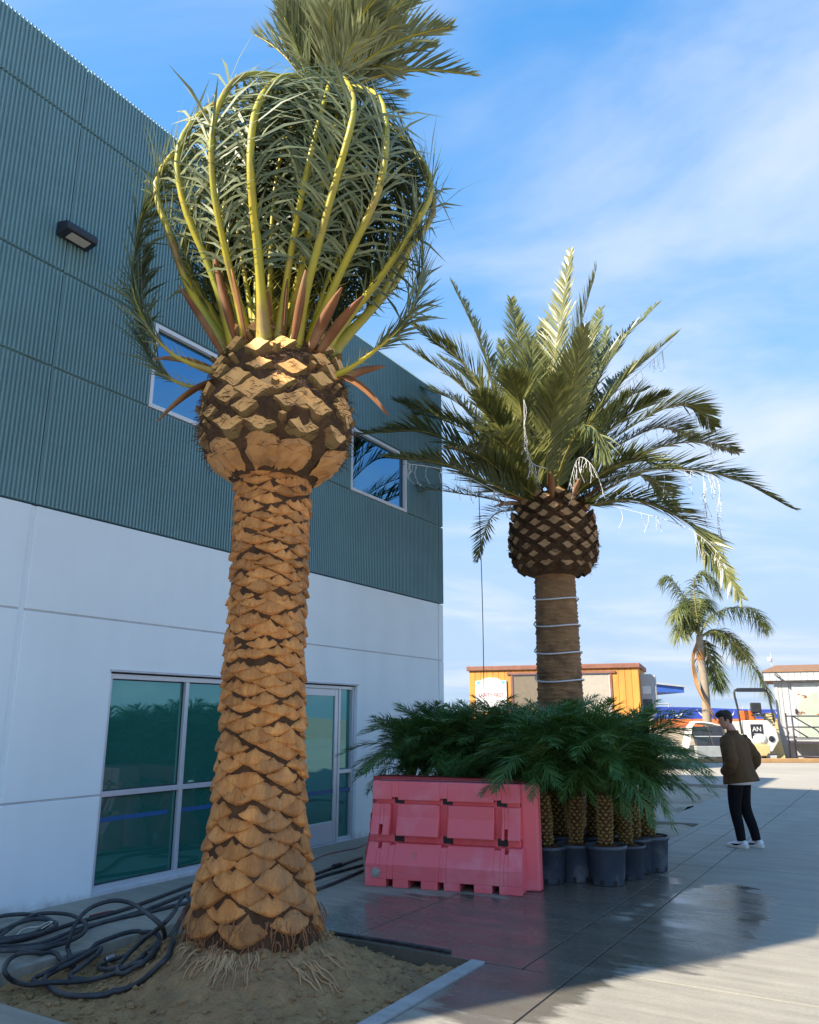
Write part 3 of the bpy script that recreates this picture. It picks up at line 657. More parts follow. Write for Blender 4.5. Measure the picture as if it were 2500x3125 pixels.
for z, k, hw, hh, out in ((3.77, 11, .112, .062, .006), (3.88, 11, .114, .060, .008), (3.99, 11, .116, .060, .010), (4.10, 11, .112, .058, .016), (4.22, 10, .110, .056, .024), (4.34, 9, .106, .052, .036), (4.46, 8, .10, .05, .055), (4.58, 6, .09, .046, .08)):
    for c in range(k):
        phi = 2*math.pi*(c+.5*(row % 2)+rs.normal(0, .11))/k+.13
        s_ = rs.uniform(.82, 1.2)
        stub(phi, z+rs.normal(0, .022), bulb_r(z), hw*s_, hh*s_*1.05, out*rs.uniform(.5, 1.3), .62, rs, [M['stub'], M['cut']], bulb, tilt=rs.uniform(.0, .3))
        if rs.random() < .45: stub(phi+.28, z+rs.normal(.05, .02), bulb_r(z), .028, .016, .05, .6, rs, [M['stub'], M['cut']], bulb, name='flower_stalk_stub')
    row += 1
# big shaved boots under the bulb
for c in range(9):
    phi = 2*math.pi*(c+rs.normal(0, .08))/9-.25; b = MB(); P = []; w = rs.uniform(.24, .33); dn = rs.uniform(.05, .085)
    for j in range(7):
        t = j/6; zz = 3.50+t*(rs.uniform(.17, .25)); R = bulb_r(zz); rowp = []
        for i in range(7):
            a = -1+i/3.; ww = w*(.62+.5*math.sin(math.pi*min(1, t*.8+.12)))
            e = (1-abs(a)**2.6); rr = R-.03+dn*e*(.0 if j in (6,) else 1)*(.35 if j == 0 else 1)*rs.uniform(.72, 1.2); q = phi+a*ww*rs.uniform(.9, 1.06)
            rowp.append((rr*math.cos(q), rr*math.sin(q), zz-.02*abs(a)+rs.normal(0, .008)))
        P.append(rowp)
    b.grid(P); b.build('shaved_boot', M['boot'], bulb)
# loose fibres
b = MB()
for k in range(3200):
    z = rs.uniform(3.6, 4.75); q = rs.uniform(0, 2*math.pi); R = bulb_r(z)
    p = np.array([R*math.cos(q), R*math.sin(q), z]); tan = np.array([-math.sin(q), math.cos(q), 0]); rad = np.array([math.cos(q), math.sin(q), 0])
    d = nrm(tan*rs.normal(0, 1)+np.array([0, 0, rs.normal(0, .5)])+rad*rs.uniform(0, .5)); l = rs.uniform(.04, .13); w = np.array([0, 0, .0022])+rad*.001
    c = p+d*l*.5+rad*rs.uniform(0, .03); e = p+d*l-np.array([0, 0, rs.uniform(0, .03)])
    b.add([p-w, p+w, c+w, c-w, e], [(0, 1, 2, 3), (3, 2, 4)])
struct(b.build('fibres', M['fibre'], bulb, fix=False), 'stuff')
# roots at the foot
b = MB(); b2 = MB()
for k in range(420):
    q = rs.uniform(0, 2*math.pi); R = trunk_r(.35)+rs.uniform(-.03, .06); z = rs.uniform(.16, .42)
    p = np.array([R*math.cos(q), R*math.sin(q), z]); rad = np.array([math.cos(q), math.sin(q), 0]); tan = np.array([-math.sin(q), math.cos(q), 0])
    q += .25*math.sin(q*5); l = rs.uniform(.03, .12); pts = [p, p+rad*l*.25+tan*rs.normal(0, .012)-np.array([0, 0, l*.4]), p+rad*l*.45+tan*rs.normal(0, .03)-np.array([0, 0, l])]
    b2.tube(smoothcurve(pts, 4), np.array([.005, .0045, .004, .002])*rs.uniform(.6, 1.1), 4, cap=False)
struct(b2.build('root_mat', M['root_brown'], trunk, fix=False), 'stuff')
def root_bundle(phi, nroot, spread, l0, l1, z0, rr0=.5):
    for k in range(nroot):
        q = phi+rs.normal(0, spread); R = rr0+rs.uniform(-.05, .05); z = z0; tw = rs.normal(0, .05); l = rs.uniform(l0, l1)
        pts = []
        for i in range(7):
            t = i/6; rr = R+l*t*.85; qq = q+tw*t+rs.normal(0, .010); wp = O1+np.array([rr*math.cos(qq), rr*math.sin(qq), 0]); zz = soil_z(wp)
            pts.append((rr*math.cos(qq), rr*math.sin(qq), zz+.004+.022*math.sin(math.pi*t)*rs.uniform(-.3, 1)))
        b.tube(smoothcurve(pts, 12), np.interp(np.linspace(0, 1, 12), [0, .3, 1], [.0065, .0065, .003])*rs.uniform(.7, 1.2), 5)
ang = lambda d: math.radians(d)
root_bundle(ang(-112), 26, .09, .06, .30, .3, .46); root_bundle(ang(-97), 22, .07, .05, .26, .3, .46); root_bundle(ang(-78), 6, .06, .10, .30, .3, .48)
root_bundle(ang(-56), 4, .05, .10, .24, .3, .56); root_bundle(ang(-40), 5, .07, .10, .30, .3, .55); root_bundle(ang(-22), 4, .06, .12, .30, .3, .55); root_bundle(ang(-140), 5, .10, .05, .12, .3, .47)
struct(b.build('roots', M['root'], trunk, smooth=True, fix=False), 'stuff')

# tied fronds
TIE = atY(985, 300, 6.05)-O1
def axis(z): t = np.clip((z-4.5)/(TIE[2]-4.5), 0, 1); return np.array([TIE[0], TIE[1], 0])*t**1.6
def balloon(phi, k, z0, r0, lean, rng, tl, tdir, dr):
    prof = [(0, r0), (.10, .36*k+.10), (.25, .70*k+.04), (.43, 1.05*k), (.60, 1.14*k), (.77, .98*k), (.91, .56*k), (1.0, .10)]
    pts = []
    for t, r in prof:
        z = z0+(TIE[2]-z0)*t; q = phi+lean*t; r *= rng.uniform(.93, 1.06) if 0 < t < .9 else 1
        pts.append(axis(z)+np.array([r*math.cos(q), r*math.sin(q), z]))
    # free tips above the tie
    p = pts[-1]
    for i in range(1, 5):
        f = i/4; pts.append(p+tdir*tl*f+np.array([tdir[0]*.5, tdir[1]*.4, -dr])*tl*f*f)
    return smoothcurve(pts, 40)
rb = np.random.default_rng(21)
def up1(p, T):
    r = np.array([p[0]-axis(p[2])[0], p[1]-axis(p[2])[1], 0]); return -nrm(r)*1.0+np.array([0, 0, .25])
# azimuths measured so that -90 deg faces the camera
explicit = [(-166, 1.02, 4.36), (-121, .98, 4.40), (-97, .93, 4.38), (-62, .96, 4.44), (-17, 1.0, 4.36), (-143, .92, 4.42), (-80, .80, 4.46), (-38, .95, 4.42)]
fr = [(ang(a), k, z) for a, k, z in explicit]
for i in range(15): fr.append((ang(12+i*11.2+rb.normal(0, 3)), rb.uniform(.86, 1.06), rb.uniform(4.36, 4.46)))
for i in range(22): fr.append((rb.uniform(-.2, math.pi+.2) if i % 3 else rb.uniform(0, 2*math.pi), rb.uniform(.2, .69), rb.uniform(4.5, 4.62)))
for i, (phi, k, z0) in enumerate(fr):
    inner = k < .7
    td = nrm(np.array([rb.uniform(-.36, .78), rb.normal(-.08, .30), 1.0])); tl = rb.uniform(.7, 1.65) if not (inner and i % 2) else rb.uniform(.45, .8)
    sp = balloon(phi, k, z0, .34 if not inner else .2, rb.normal(0, .14), rb, tl, td, rb.uniform(.08, .35)+(.75*max(0, td[0]-.25)))
    m_tie = .70
    def prof(q): return .55+.60*min(1, q*2.4) if q < .6 else max(.28, 1.15-(q-.6)*2.0)
    frond_part(palm1, sp, .056*rb.uniform(.8, 1.1) if not inner else .034, .006, M['petiole'], M['leaf1'], up1, rb, thorn=(.06, .30, 15, .16), flat=.7,
               pairs=108, s0=.165, s1=.66, length=.60, ang0=.72, ang1=.5, lift=rb.uniform(.12, .42), droop=.32, width=.022, lenprof=prof, jitter=.30, val=rb.uniform(.0, .55) if i > 7 else rb.uniform(.2, .6),
               more=dict(pairs=62, s0=.63, s1=.997, length=.43, ang0=.72, ang1=.35, lift=.22, droop=.03, width=.027, jitter=.08, val=rb.uniform(.25, 1.0)))
# two low loose fronds
for pts in ([(-.40, -.25, 4.28), (-.78, -.35, 4.42), (-1.06, -.38, 4.80), (-1.16, -.30, 5.3), (-1.12, -.2, 5.9), (-.8, -.05, 6.5)],
            [(.42, -.20, 4.25), (.75, -.26, 4.44), (1.06, -.26, 4.78), (1.18, -.18, 5.25), (1.14, -.05, 5.9), (.85, .05, 6.5)],
            [(-.42, -.10, 4.20), (-.82, -.10, 4.30), (-1.1, -.05, 4.62), (-1.22, .02, 5.1), (-1.2, .05, 5.6)]):
    frond_part(palm1, smoothcurve(pts, 34), .024, .006, M['petiole'], M['leaf1'], up1, rb, thorn=(.08, .3, 12, .14), flat=.7, pairs=120, s0=.22, s1=.99, length=.50, ang0=.36, ang1=.3, lift=.12, droop=.12, width=.02, jitter=.2, val=.25)
# dry spathes round the crown foot
def spathe(parent, p, d, l, w, sag, rng, m='spathe', name='dry_spathe'):
    b = MB(); d = nrm(np.asarray(d, float)); side = nrm(np.cross(d, [0, 0, 1.])+rng.normal(0, .25, 3)); nn_ = nrm(np.cross(side, d)); P = []
    for i in range(9):
        t = i/8; c = np.asarray(p)+d*l*t+np.array([0, 0, -sag])*t*t*l; ww = w*math.sin(math.pi*min(.98, .12+t*.86))**.8
        P.append([c-side*ww+nn_*ww*.5, c-side*ww*.5+nn_*ww*.05, c-nn_*ww*.2, c+side*ww*.5+nn_*ww*.05, c+side*ww+nn_*ww*.5])
    b.grid(P); o = b.build(name, M[m], parent, smooth=True, fix=False)
    so_ = o.modifiers.new('thick', 'SOLIDIFY'); so_.thickness = .006
    return o
for a, z, el, l, sg in ((-160, 4.35, .35, .55, .25), (-148, 4.4, .9, .65, 0), (-118, 4.45, 1.15, .75, 0), (-75, 4.5, 1.2, .5, .1), (-62, 4.45, 1.0, .55, 0), (-48, 4.42, .8, .65, .05), (-38, 4.4, .7, .6, .1), (-22, 4.3, -.3, .50, .5), (-12, 4.33, -.1, .52, .7), (-172, 4.28, -.55, .5, .3), (-100, 4.52, 1.25, .5, 0), (-130, 4.5, 1.2, .85, 0), (-58, 4.5, 1.25, .9, 0), (30, 4.4, .6, .6, .1), (80, 4.4, .8, .6, .1), (140, 4.4, .8, .6, .1)):
    q = ang(a+rs.normal(0, 4)); R = bulb_r(z)-.02; spathe(palm1, (R*math.cos(q), R*math.sin(q), z), (math.cos(q)*math.cos(el), math.sin(q)*math.cos(el), math.sin(el)), l*rs.uniform(.75, 1.1), .042*rs.uniform(.6, 1.2), sg, rs)

# ------------------------------------------------------------------ second palm, crown open, hung with light strings
P2 = np.array([2.225, 12.0, 0.0])
palm2 = thing('palm_tree', 'open crowned date palm with white cord wound round its trunk, behind the potted palms', 'palm tree', P2)
def t2r(z): return float(np.interp(z, [0, .5, 1.5, 3.0, 3.9], [.44, .38, .335, .315, .30]))
b = MB(); b.rings([[(t2r(z)*math.cos(q), t2r(z)*math.sin(q), z) for q in np.linspace(0, 2*math.pi, 37)[:-1]] for z in np.linspace(-.1, 3.95, 50)]); trunk2 = b.build('trunk', M['scar2'], palm2, smooth=True)
z = 1.35; row = 0; cnt = 0
while z < 3.86:
    for c in range(7):
        phi = 2*math.pi*(c+.5*(row % 2)+rs.normal(0, .06))/7+row*.03
        if math.sin(phi) > .45: continue          # away from every view of the yard
        scar_mesh(t2r, z+rs.normal(0, .008), phi, math.pi/7*rs.uniform(1, 1.2), .05, .022, .022*rs.uniform(.6, 1.2), rs, na=7, nt=4, mesh_rag=.006).build('leaf_scar', M['scar2'], trunk2, smooth=True, fix=False)
    z += .062; row += 1
B2Z = [3.74, 3.80, 3.92, 4.10, 4.35, 4.62, 4.85, 5.0, 5.1]; B2R = [.30, .46, .60, .655, .655, .62, .52, .36, .2]
def b2r(z): return float(np.interp(z, B2Z, B2R))
b = MB(); b.rings([[((b2r(z)-.04)*math.cos(q)*(1+.05*mnoise.noise(Vector((math.cos(q)*5, math.sin(q)*5, z*9)))), (b2r(z)-.04)*math.sin(q)*(1+.05*mnoise.noise(Vector((math.cos(q)*5, math.sin(q)*5, z*9)))), z) for q in np.linspace(0, 2*math.pi, 61)[:-1]] for z in np.linspace(3.74, 5.1, 46)]); bulb2 = b.build('crown_bulb', M['fibre'], palm2, smooth=True)
row = 0
for z in (3.86, 3.98, 4.10, 4.22, 4.34, 4.46, 4.58, 4.70, 4.82, 4.92):
    k = 13 if z < 4.8 else 10
    for c in range(k):
        phi = 2*math.pi*(c+.5*(row % 2)+rs.normal(0, .05))/k
        if math.sin(phi) > .55: continue
        s_ = rs.uniform(.85, 1.12); stub(phi, z+rs.normal(0, .01), b2r(z), .092*s_, .050*s_, .035+max(0, z-4.5)*.10, .6, rs, [M['fibre'], M['cut2']], bulb2, tilt=.05)
    row += 1
b = MB()
for k in range(900):
    z = rs.uniform(3.8, 5.0); q = rs.uniform(-math.pi, .3); R = b2r(z)+.01; p = np.array([R*math.cos(q), R*math.sin(q), z]); tan = np.array([-math.sin(q), math.cos(q), 0]); rad = np.array([math.cos(q), math.sin(q), 0])
    d = nrm(tan*rs.normal(0, 1)+np.array([0, 0, rs.normal(0, .6)])+rad*rs.uniform(0, .4)); l = rs.uniform(.06, .2); w = np.array([0, 0, .003]); c = p+d*l*.5+rad*.02
    b.add([p-w, p+w, c+w, c-w, p+d*l], [(0, 1, 2, 3), (3, 2, 4)])
struct(b.build('fibres', M['fibre'], bulb2, fix=False), 'stuff')
Zc = lambda x, y: (1100+.8116*x, 700+.8116*y)
def pt2(x, y, dY): return atY(*Zc(x, y), 12+dY)-P2
fr2 = [  # tip, (via points), depth of tip; zoom coordinates of the survey
 ((345, 200), [(560, 800), (470, 480)], .9), ((565, 262), [(640, 800), (610, 500)], 1.3), ((200, 358), [(560, 850), (420, 545)], -.3), ((160, 432), [(560, 860), (400, 610)], .9),
 ((215, 592), [(560, 900), (380, 665)], 1.9), ((135, 645), [(570, 900), (350, 730)], .2), ((8, 768), [(540, 930), (270, 768)], -.9), ((95, 852), [(560, 990), (340, 890)], -1.6),
 ((792, 80), [(690, 850), (735, 450)], .8), ((888, 145), [(730, 850), (800, 480)], -.3), ((1116, 282), [(790, 840), (900, 520)], 1.6), ((1190, 392), [(800, 860), (980, 580)], .4),
 ((1330, 742), [(870, 860), (1080, 705), (1230, 660)], .6), ((1270, 792), [(860, 890), (1050, 770), (1170, 745)], 1.5), ((1420, 838), [(860, 960), (1090, 830), (1290, 800)], 1.0),
 ((1625, 1050), [(860, 1015), (1090, 905), (1370, 925)], -.6), ((1192, 1062), [(850, 1000), (1020, 925), (1120, 960)], 1.8), ((1432, 1385), [(870, 1035), (1040, 1020), (1250, 1120)], -1.2),
 ((842, 372), [(745, 880), (785, 640)], -1.6), ((690, 345), [(690, 850), (690, 560)], 1.8), ((905, 300), [(740, 850), (830, 540)], 1.8), ((935, 372), [(770, 850), (860, 580)], 2.4),
 ((1005, 625), [(790, 890), (900, 760)], -.4), ((560, 535), [(640, 900), (600, 660)], -1.4), ((180, 690), [(560, 900), (380, 735)], 1.6), ((470, 760), [(600, 950), (540, 800)], -1.9),
 ((300, 480), [(580, 850), (440, 600)], 1.4), ((1000, 400), [(770, 850), (870, 600)], .8), ((1150, 620), [(820, 880), (980, 720)], -.8), ((330, 820), [(570, 950), (450, 850)], -1.9), ((1180, 900), [(850, 960), (1010, 870)], -1.6), ((740, 560), [(700, 900), (720, 720)], -1.5), ((640, 420), [(670, 850), (650, 600)], .6), ((530, 420), [(630, 850), (570, 600)], 2.2), ((1080, 480), [(790, 850), (930, 620)], 2.4), ((450, 620), [(610, 920), (520, 740)], -1.0)]
r2 = np.random.default_rng(5)
def up2(p, T): r = np.array([p[0], p[1], 0]); return np.array([0, 0, 1.0])-nrm(r+1e-6)*.55
for i, (tip, via, dY) in enumerate(fr2):
    tp = pt2(*tip, dY); az = math.atan2(tp[1], tp[0]); base = np.array([.30*math.cos(az), .30*math.sin(az), 4.86]); pts = [base]
    for j, v in enumerate(via):
        pts.append(pt2(*v, dY*(.22+.5*(j+.3)/max(1, len(via)))*(1.0)))
    pts.append(tp); sp = smoothcurve(pts, 44)
    frond_part(palm2, sp, .030, .004, M['petiole2'], M['leaf2'], up2, r2, thorn=(.06, .2, 8, .12), pairs=150, s0=.14, s1=.998, length=.62, ang0=.82, ang1=.45, lift=.22, droop=.08, width=.034, jitter=.09, val=r2.uniform(.15, .85))
for i in range(10):                                # the far side of the crown
    az = r2.uniform(.25, math.pi-.25); el = r2.uniform(.15, 1.25); l = r2.uniform(2.9, 3.5); d = np.array([math.cos(az)*math.cos(el), math.sin(az)*math.cos(el), math.sin(el)])
    base = np.array([.25*math.cos(az), .25*math.sin(az), 4.86]); sp = smoothcurve([base, base+d*l*.4+[0, 0, .1], base+d*l*.75, base+d*l-np.array([0, 0, .5*math.cos(el)*l*.5])], 40)
    frond_part(palm2, sp, .028, .004, M['petiole2'], M['leaf2'], up2, r2, pairs=88, s0=.16, s1=.998, length=.48, ang0=.85, ang1=.45, lift=.3, droop=.06, width=.026, jitter=.1, val=r2.uniform(.1, .7))
# a broken, yellowing frond in front
sp = smoothcurve([pt2(735, 960, -.3), pt2(775, 840, -.7), pt2(835, 745, -1.1), pt2(890, 760, -1.4), pt2(925, 870, -1.5)], 34)
frond_part(palm2, sp, .022, .005, M['petiole2'], M['leaf4'], up2, r2, pairs=56, s0=.3, s1=.99, length=.42, ang0=.75, ang1=.4, lift=-.1, droop=.35, width=.028, jitter=.2, val=.9)
for a, el in ((-150, .25), (-160, .0), (-30, .7), (-60, 1.0), (-100, 1.1)):
    q = ang(a); spathe(palm2, (.5*math.cos(q), .5*math.sin(q), 4.86), (math.cos(q)*math.cos(el), math.sin(q)*math.cos(el), math.sin(el)), .5, .06, .15, rs)
# white cord round the trunk
M['cord'] = mat('white_cord', (.74, .74, .74), None, 20, .5)
b = MB(); pts = []
for i in range(260):
    t = i/259; z = .5+t*3.32; q = -2*math.pi*8.3*t+.3; R = t2r(z)+.030; pts.append((R*math.cos(q), R*math.sin(q), z+.10*math.sin(q+1.2)))
b.tube(pts, .0115, 6); wc = b.build('trunk_cord', M['cord'], smooth=True, fix=False); wc.location = P2; tag(wc, 'white cord wound in a spiral round the second palm trunk', 'cord')
# strings of small white lights hanging in the crown
def light_string(path, drops, rng, lab):
    b = MB(); path = np.asarray(path); b.tube(path, .0045, 4)
    for k in range(drops):
        p = path[int(rng.integers(0, len(path)))]; l = rng.uniform(.12, .38); a = p+np.array([rng.normal(0, .02), rng.normal(0, .02), -l*.5]); e = p+np.array([rng.normal(0, .04), rng.normal(0, .03), -l])
        c = smoothcurve([p, a, e], 6); b.tube(c, .003, 3)
        for q in c[1:]:
            d = rng.normal(0, 1, 3); d = nrm(d)*.03; w = nrm(np.cross(d, [0, 0, 1.]))*.0045
            b.add([q-w, q+w, q+d+w, q+d-w], [(0, 1, 2, 3)])
    o = b.build('light_string', M['cord'], fix=False); o.location = P2; return tag(o, lab, 'string lights', 'string lights hung on the open palm')
rl = np.random.default_rng(9)
light_string(smoothcurve([pt2(615, 640, -1.3), pt2(620, 760, -1.25), pt2(640, 870, -1.1), pt2(700, 900, -1.0)], 24), 14, rl, 'tangle of small white lights down the front centre of the open palm crown')
light_string(smoothcurve([pt2(780, 980, -1.0), pt2(820, 860, -1.2), pt2(880, 900, -1.3), pt2(920, 1010, -1.1)], 26), 16, rl, 'tangle of small white lights low in the crown, right of centre')
light_string(smoothcurve([pt2(900, 940, -.6), pt2(1090, 905, -.8), pt2(1330, 930, -.75), pt2(1345, 1080, -.75), pt2(1368, 1225, -.75)], 44), 26, rl, 'white light string along the longest right frond with a long dangling end')
light_string(smoothcurve([pt2(950, 850, .2), pt2(1150, 720, .4), pt2(1290, 690, .5), pt2(1310, 760, .5), pt2(1322, 850, .5)], 36), 22, rl, 'white light string on the upper right arching frond')
light_string(smoothcurve([pt2(950, 1040, -.5), pt2(1200, 1110, -.9), pt2(1330, 1200, -1.0), pt2(1400, 1320, -1.1)], 30), 14, rl, 'white light string along the lowest drooping right frond')
light_string(smoothcurve([pt2(170, 880, -1.5), pt2(300, 900, -1.3), pt2(420, 940, -1.0), pt2(560, 1010, -.6)], 30), 30, rl, 'white light string hanging under the lowest left frond')
light_string(smoothcurve([pt2(1000, 580, .3), pt2(1100, 490, .3), pt2(1175, 420, .35)], 16), 14, rl, 'white light string near the tip of the upper right frond')
light_string(smoothcurve([pt2(850, 330, -.3), pt2(830, 430, -.4), pt2(815, 520, -.4)], 12), 8, rl, 'white light string on the tall central frond')
light_string(smoothcurve([pt2(1290, 940, -.7), pt2(1296, 1010, -.7), pt2(1302, 1085, -.7)], 14), 12, rl, 'short string of white lights dangling below the right fronds')
b = MB(); top = pt2(445, 965, -.9); bot = np.array([top[0]+.0, top[1], 1.2]); b.tube(smoothcurve([top, (top+bot)/2+[.015, 0, 0], bot], 12), .006, 5)
hc = b.build('hanging_cable', M['dark'], fix=False); hc.location = P2; tag(hc, 'thin dark cable hanging straight down from a left frond of the open palm', 'cable')

# ------------------------------------------------------------------ potted pygmy palms
M['pot'] = mat('blue_black_pot', (.045, .065, .095), (.075, .095, .125), 5, .5, .15, 30, c3=(.17, .18, .19), s3=3.2, objvar=.35)
M['pot_dust'] = mat('pot_dust', (.27, .26, .23), (.13, .14, .15), 7, .85)
M['mulch'] = mat('coir', (.17, .085, .032), (.095, .05, .022), 20, .95, 1.0, 60, bdist=.03)
rp = np.random.default_rng(31)
def pyg_frond_mesh(l, sag, rng):
    lf = LF(); d = np.array([0, 1., 0]); sp = smoothcurve([(0, 0, 0), (0, l*.35, l*.26), (0, l*.72, l*.26-sag*.35), (0, l, -sag+l*.1)], 26)
    leaflets(lf, sp, (0, -.2, 1), 46, .20, .998, .25, .95, .5, .12, .26, .0125, rng, jitter=.16, segs=3)
    b = MB(); b.tube(sp, np.linspace(.009, .002, 26), 5, cap=False)
    nv = lf.n; v = np.vstack(lf.v).tolist()+[list(q) for q in b.v]; f = lf.f+[tuple(i+nv for i in q) for q in b.f]
    me = bpy.data.meshes.new('frond'); me.from_pydata(v, [], f); at = me.attributes.new('lv', 'FLOAT', 'FACE'); at.data.foreach_set('value', lf.a+[.7]*len(b.f))
    me.materials.append(M['leaf3']); me.materials.append(M['petiole3']); me.polygons.foreach_set('material_index', [0]*len(lf.f)+[1]*len(b.f)); me.update(); return me
pf = [pyg_frond_mesh(l, s, rp) for l, s in ((.88, .10), (.95, .28), (.82, .40), (.92, .50), (.78, .02))]
def pot_mesh():
    b = MB(); b.lathe([(.0, .004), (.165, .0), (.172, .012), (.198, .325), (.212, .327), (.213, .362), (.203, .364), (.196, .335), (.19, .30), (0, .30)], 28); return b
potm = pot_mesh()
def build_pot_palm(loc, seed, lab, front):
    rg = np.random.default_rng(seed)
    t = thing('potted_palm', lab, 'potted palm', loc, rg.uniform(0, 6.28), 'young palms in dark nursery pots'); sc_ = rg.uniform(.93, 1.07); t.scale = (sc_, sc_, sc_*rg.uniform(.95, 1.06))
    if not hasattr(build_pot_palm, 'pm'):
        o = potm.build('pot', M['pot'], t, smooth=True); build_pot_palm.pm = o.data
        sm = o.data
    else:
        o = bpy.data.objects.new('pot', build_pot_palm.pm); COL.objects.link(o); o.parent = t
    b = MB()
    for q in np.linspace(0, 2*math.pi, 9)[:-1]:
        c, s_ = math.cos(q), math.sin(q); R = .1755; w = .02; b.add([(R*c-w*s_, R*s_+w*c, .012), (R*c+w*s_, R*s_-w*c, .012), (R*1.02*c+w*.8*s_, R*1.02*s_-w*.8*c, .055), (R*1.02*c-w*.8*s_, R*1.02*s_+w*.8*c, .055)], [(0, 1, 2, 3)])
    if front: b.build('drain_hole', M['dark'], o, fix=False)
    lean = np.array([rg.normal(0, .05), rg.normal(0, .05)])*1.2
    b = MB(); P = [[((.198*k/6)*math.cos(q), (.198*k/6)*math.sin(q), .315+.06*(1-(k/6)**2)+.012*rg.normal()) for q in np.linspace(0, 2*math.pi, 19)] for k in range(7)]; b.grid(P); b.build('root_ball', M['mulch'], t, smooth=True, fix=False)
    th = rg.uniform(.46, .60); zt = .34+th
    def cen(z): f = (z-.34)/th; return np.array([lean[0]*f, lean[1]*f])
    def tr(z): return .058+.012*math.sin((z-.34)/th*3.0)
    b = MB(); b.rings([[(cen(z)[0]+tr(z)*math.cos(q), cen(z)[1]+tr(z)*math.sin(q), z) for q in np.linspace(0, 2*math.pi, 15)[:-1]] for z in np.linspace(.33, zt+.04, 12)]); tk = b.build('trunk', M['core'], t, smooth=True)
    b = MB(); r_ = 0; z = .38
    while z < zt:
        for c in range(7):
            q = 2*math.pi*(c+.5*(r_ % 2)+rg.normal(0, .06))/7; R = tr(z); cc = cen(z); rad = np.array([math.cos(q), math.sin(q)]); tan = np.array([-rad[1], rad[0]]); o_ = .022*rg.uniform(.6, 1.2)
            w = .026; h_ = .022; ctr = cc+rad*(R+o_); bs = cc+rad*(R-.012)
            b.add([(*(bs-tan*w), z), (*bs, z-h_*1.1), (*(bs+tan*w), z), (*bs, z+h_*.6), (*(ctr-tan*w*.55), z+.006), (*ctr, z-h_*.5+.006), (*(ctr+tan*w*.55), z+.006), (*ctr, z+h_*.6+.006)],
                  [(0, 1, 5, 4), (1, 2, 6, 5), (2, 3, 7, 6), (3, 0, 4, 7), (4, 5, 6, 7)])
        z += .034; r_ += 1
    struct(b.build('leaf_scars', M['scar3'], tk, fix=False), 'stuff')
    cx = cen(zt); nf = 38
    for k in range(nf):
        az = k*2.399963+rg.normal(0, .15); q = k/nf; el = 1.34-1.36*q+rg.normal(0, .1)
        o = bpy.data.objects.new('frond', pf[(0 if q < .35 else 1) if rg.random() < .5 else int(rg.integers(0, 5))]); COL.objects.link(o); o.parent = t
        o.location = (cx[0], cx[1], zt+.02+.07*(1-q)); o.rotation_euler = (el, rg.normal(0, .15), az); s_ = rg.uniform(.82, 1.08)*(1 if q < .75 else .86); o.scale = (s_, s_, s_)
    return t
PW = ['leftmost', 'second', 'third', 'fourth', 'fifth', 'rightmost']
front = [(1.46, 9.07), (1.79, 9.16), (2.07, 8.97), (2.37, 9.30), (2.55, 9.64), (2.74, 9.72)]
fl = ['potted palm in the dark blue pot just right of the pink barrier', 'potted palm in the second blue pot from the barrier, trunk yellow and straight',
      'potted palm in the nearest dusty grey blue pot, its trunk thick and leaning', 'potted palm mostly hidden right behind the nearest dusty pot', 'potted palm in the second pot from the right end of the row', 'potted palm in the rightmost pot at the edge of the dirt bed']
for i, (x, y) in enumerate(front): build_pot_palm((x, y, 0.001), 100+i, fl[i], True)
back = [(.0, 10.42), (.46, 10.24), (.90, 10.06), (1.32, 9.88), (1.74, 9.66), (2.12, 9.80), (.2, 10.86), (.66, 10.70), (1.12, 10.50), (1.58, 10.30), (2.02, 10.25), (2.46, 10.15), (.95, 11.0), (1.42, 10.78), (1.90, 10.72)]
for i, (x, y) in enumerate(back): build_pot_palm((x, y, 0.001), 200+i, 'green potted palm packed in the mass behind the pink barrier', False)

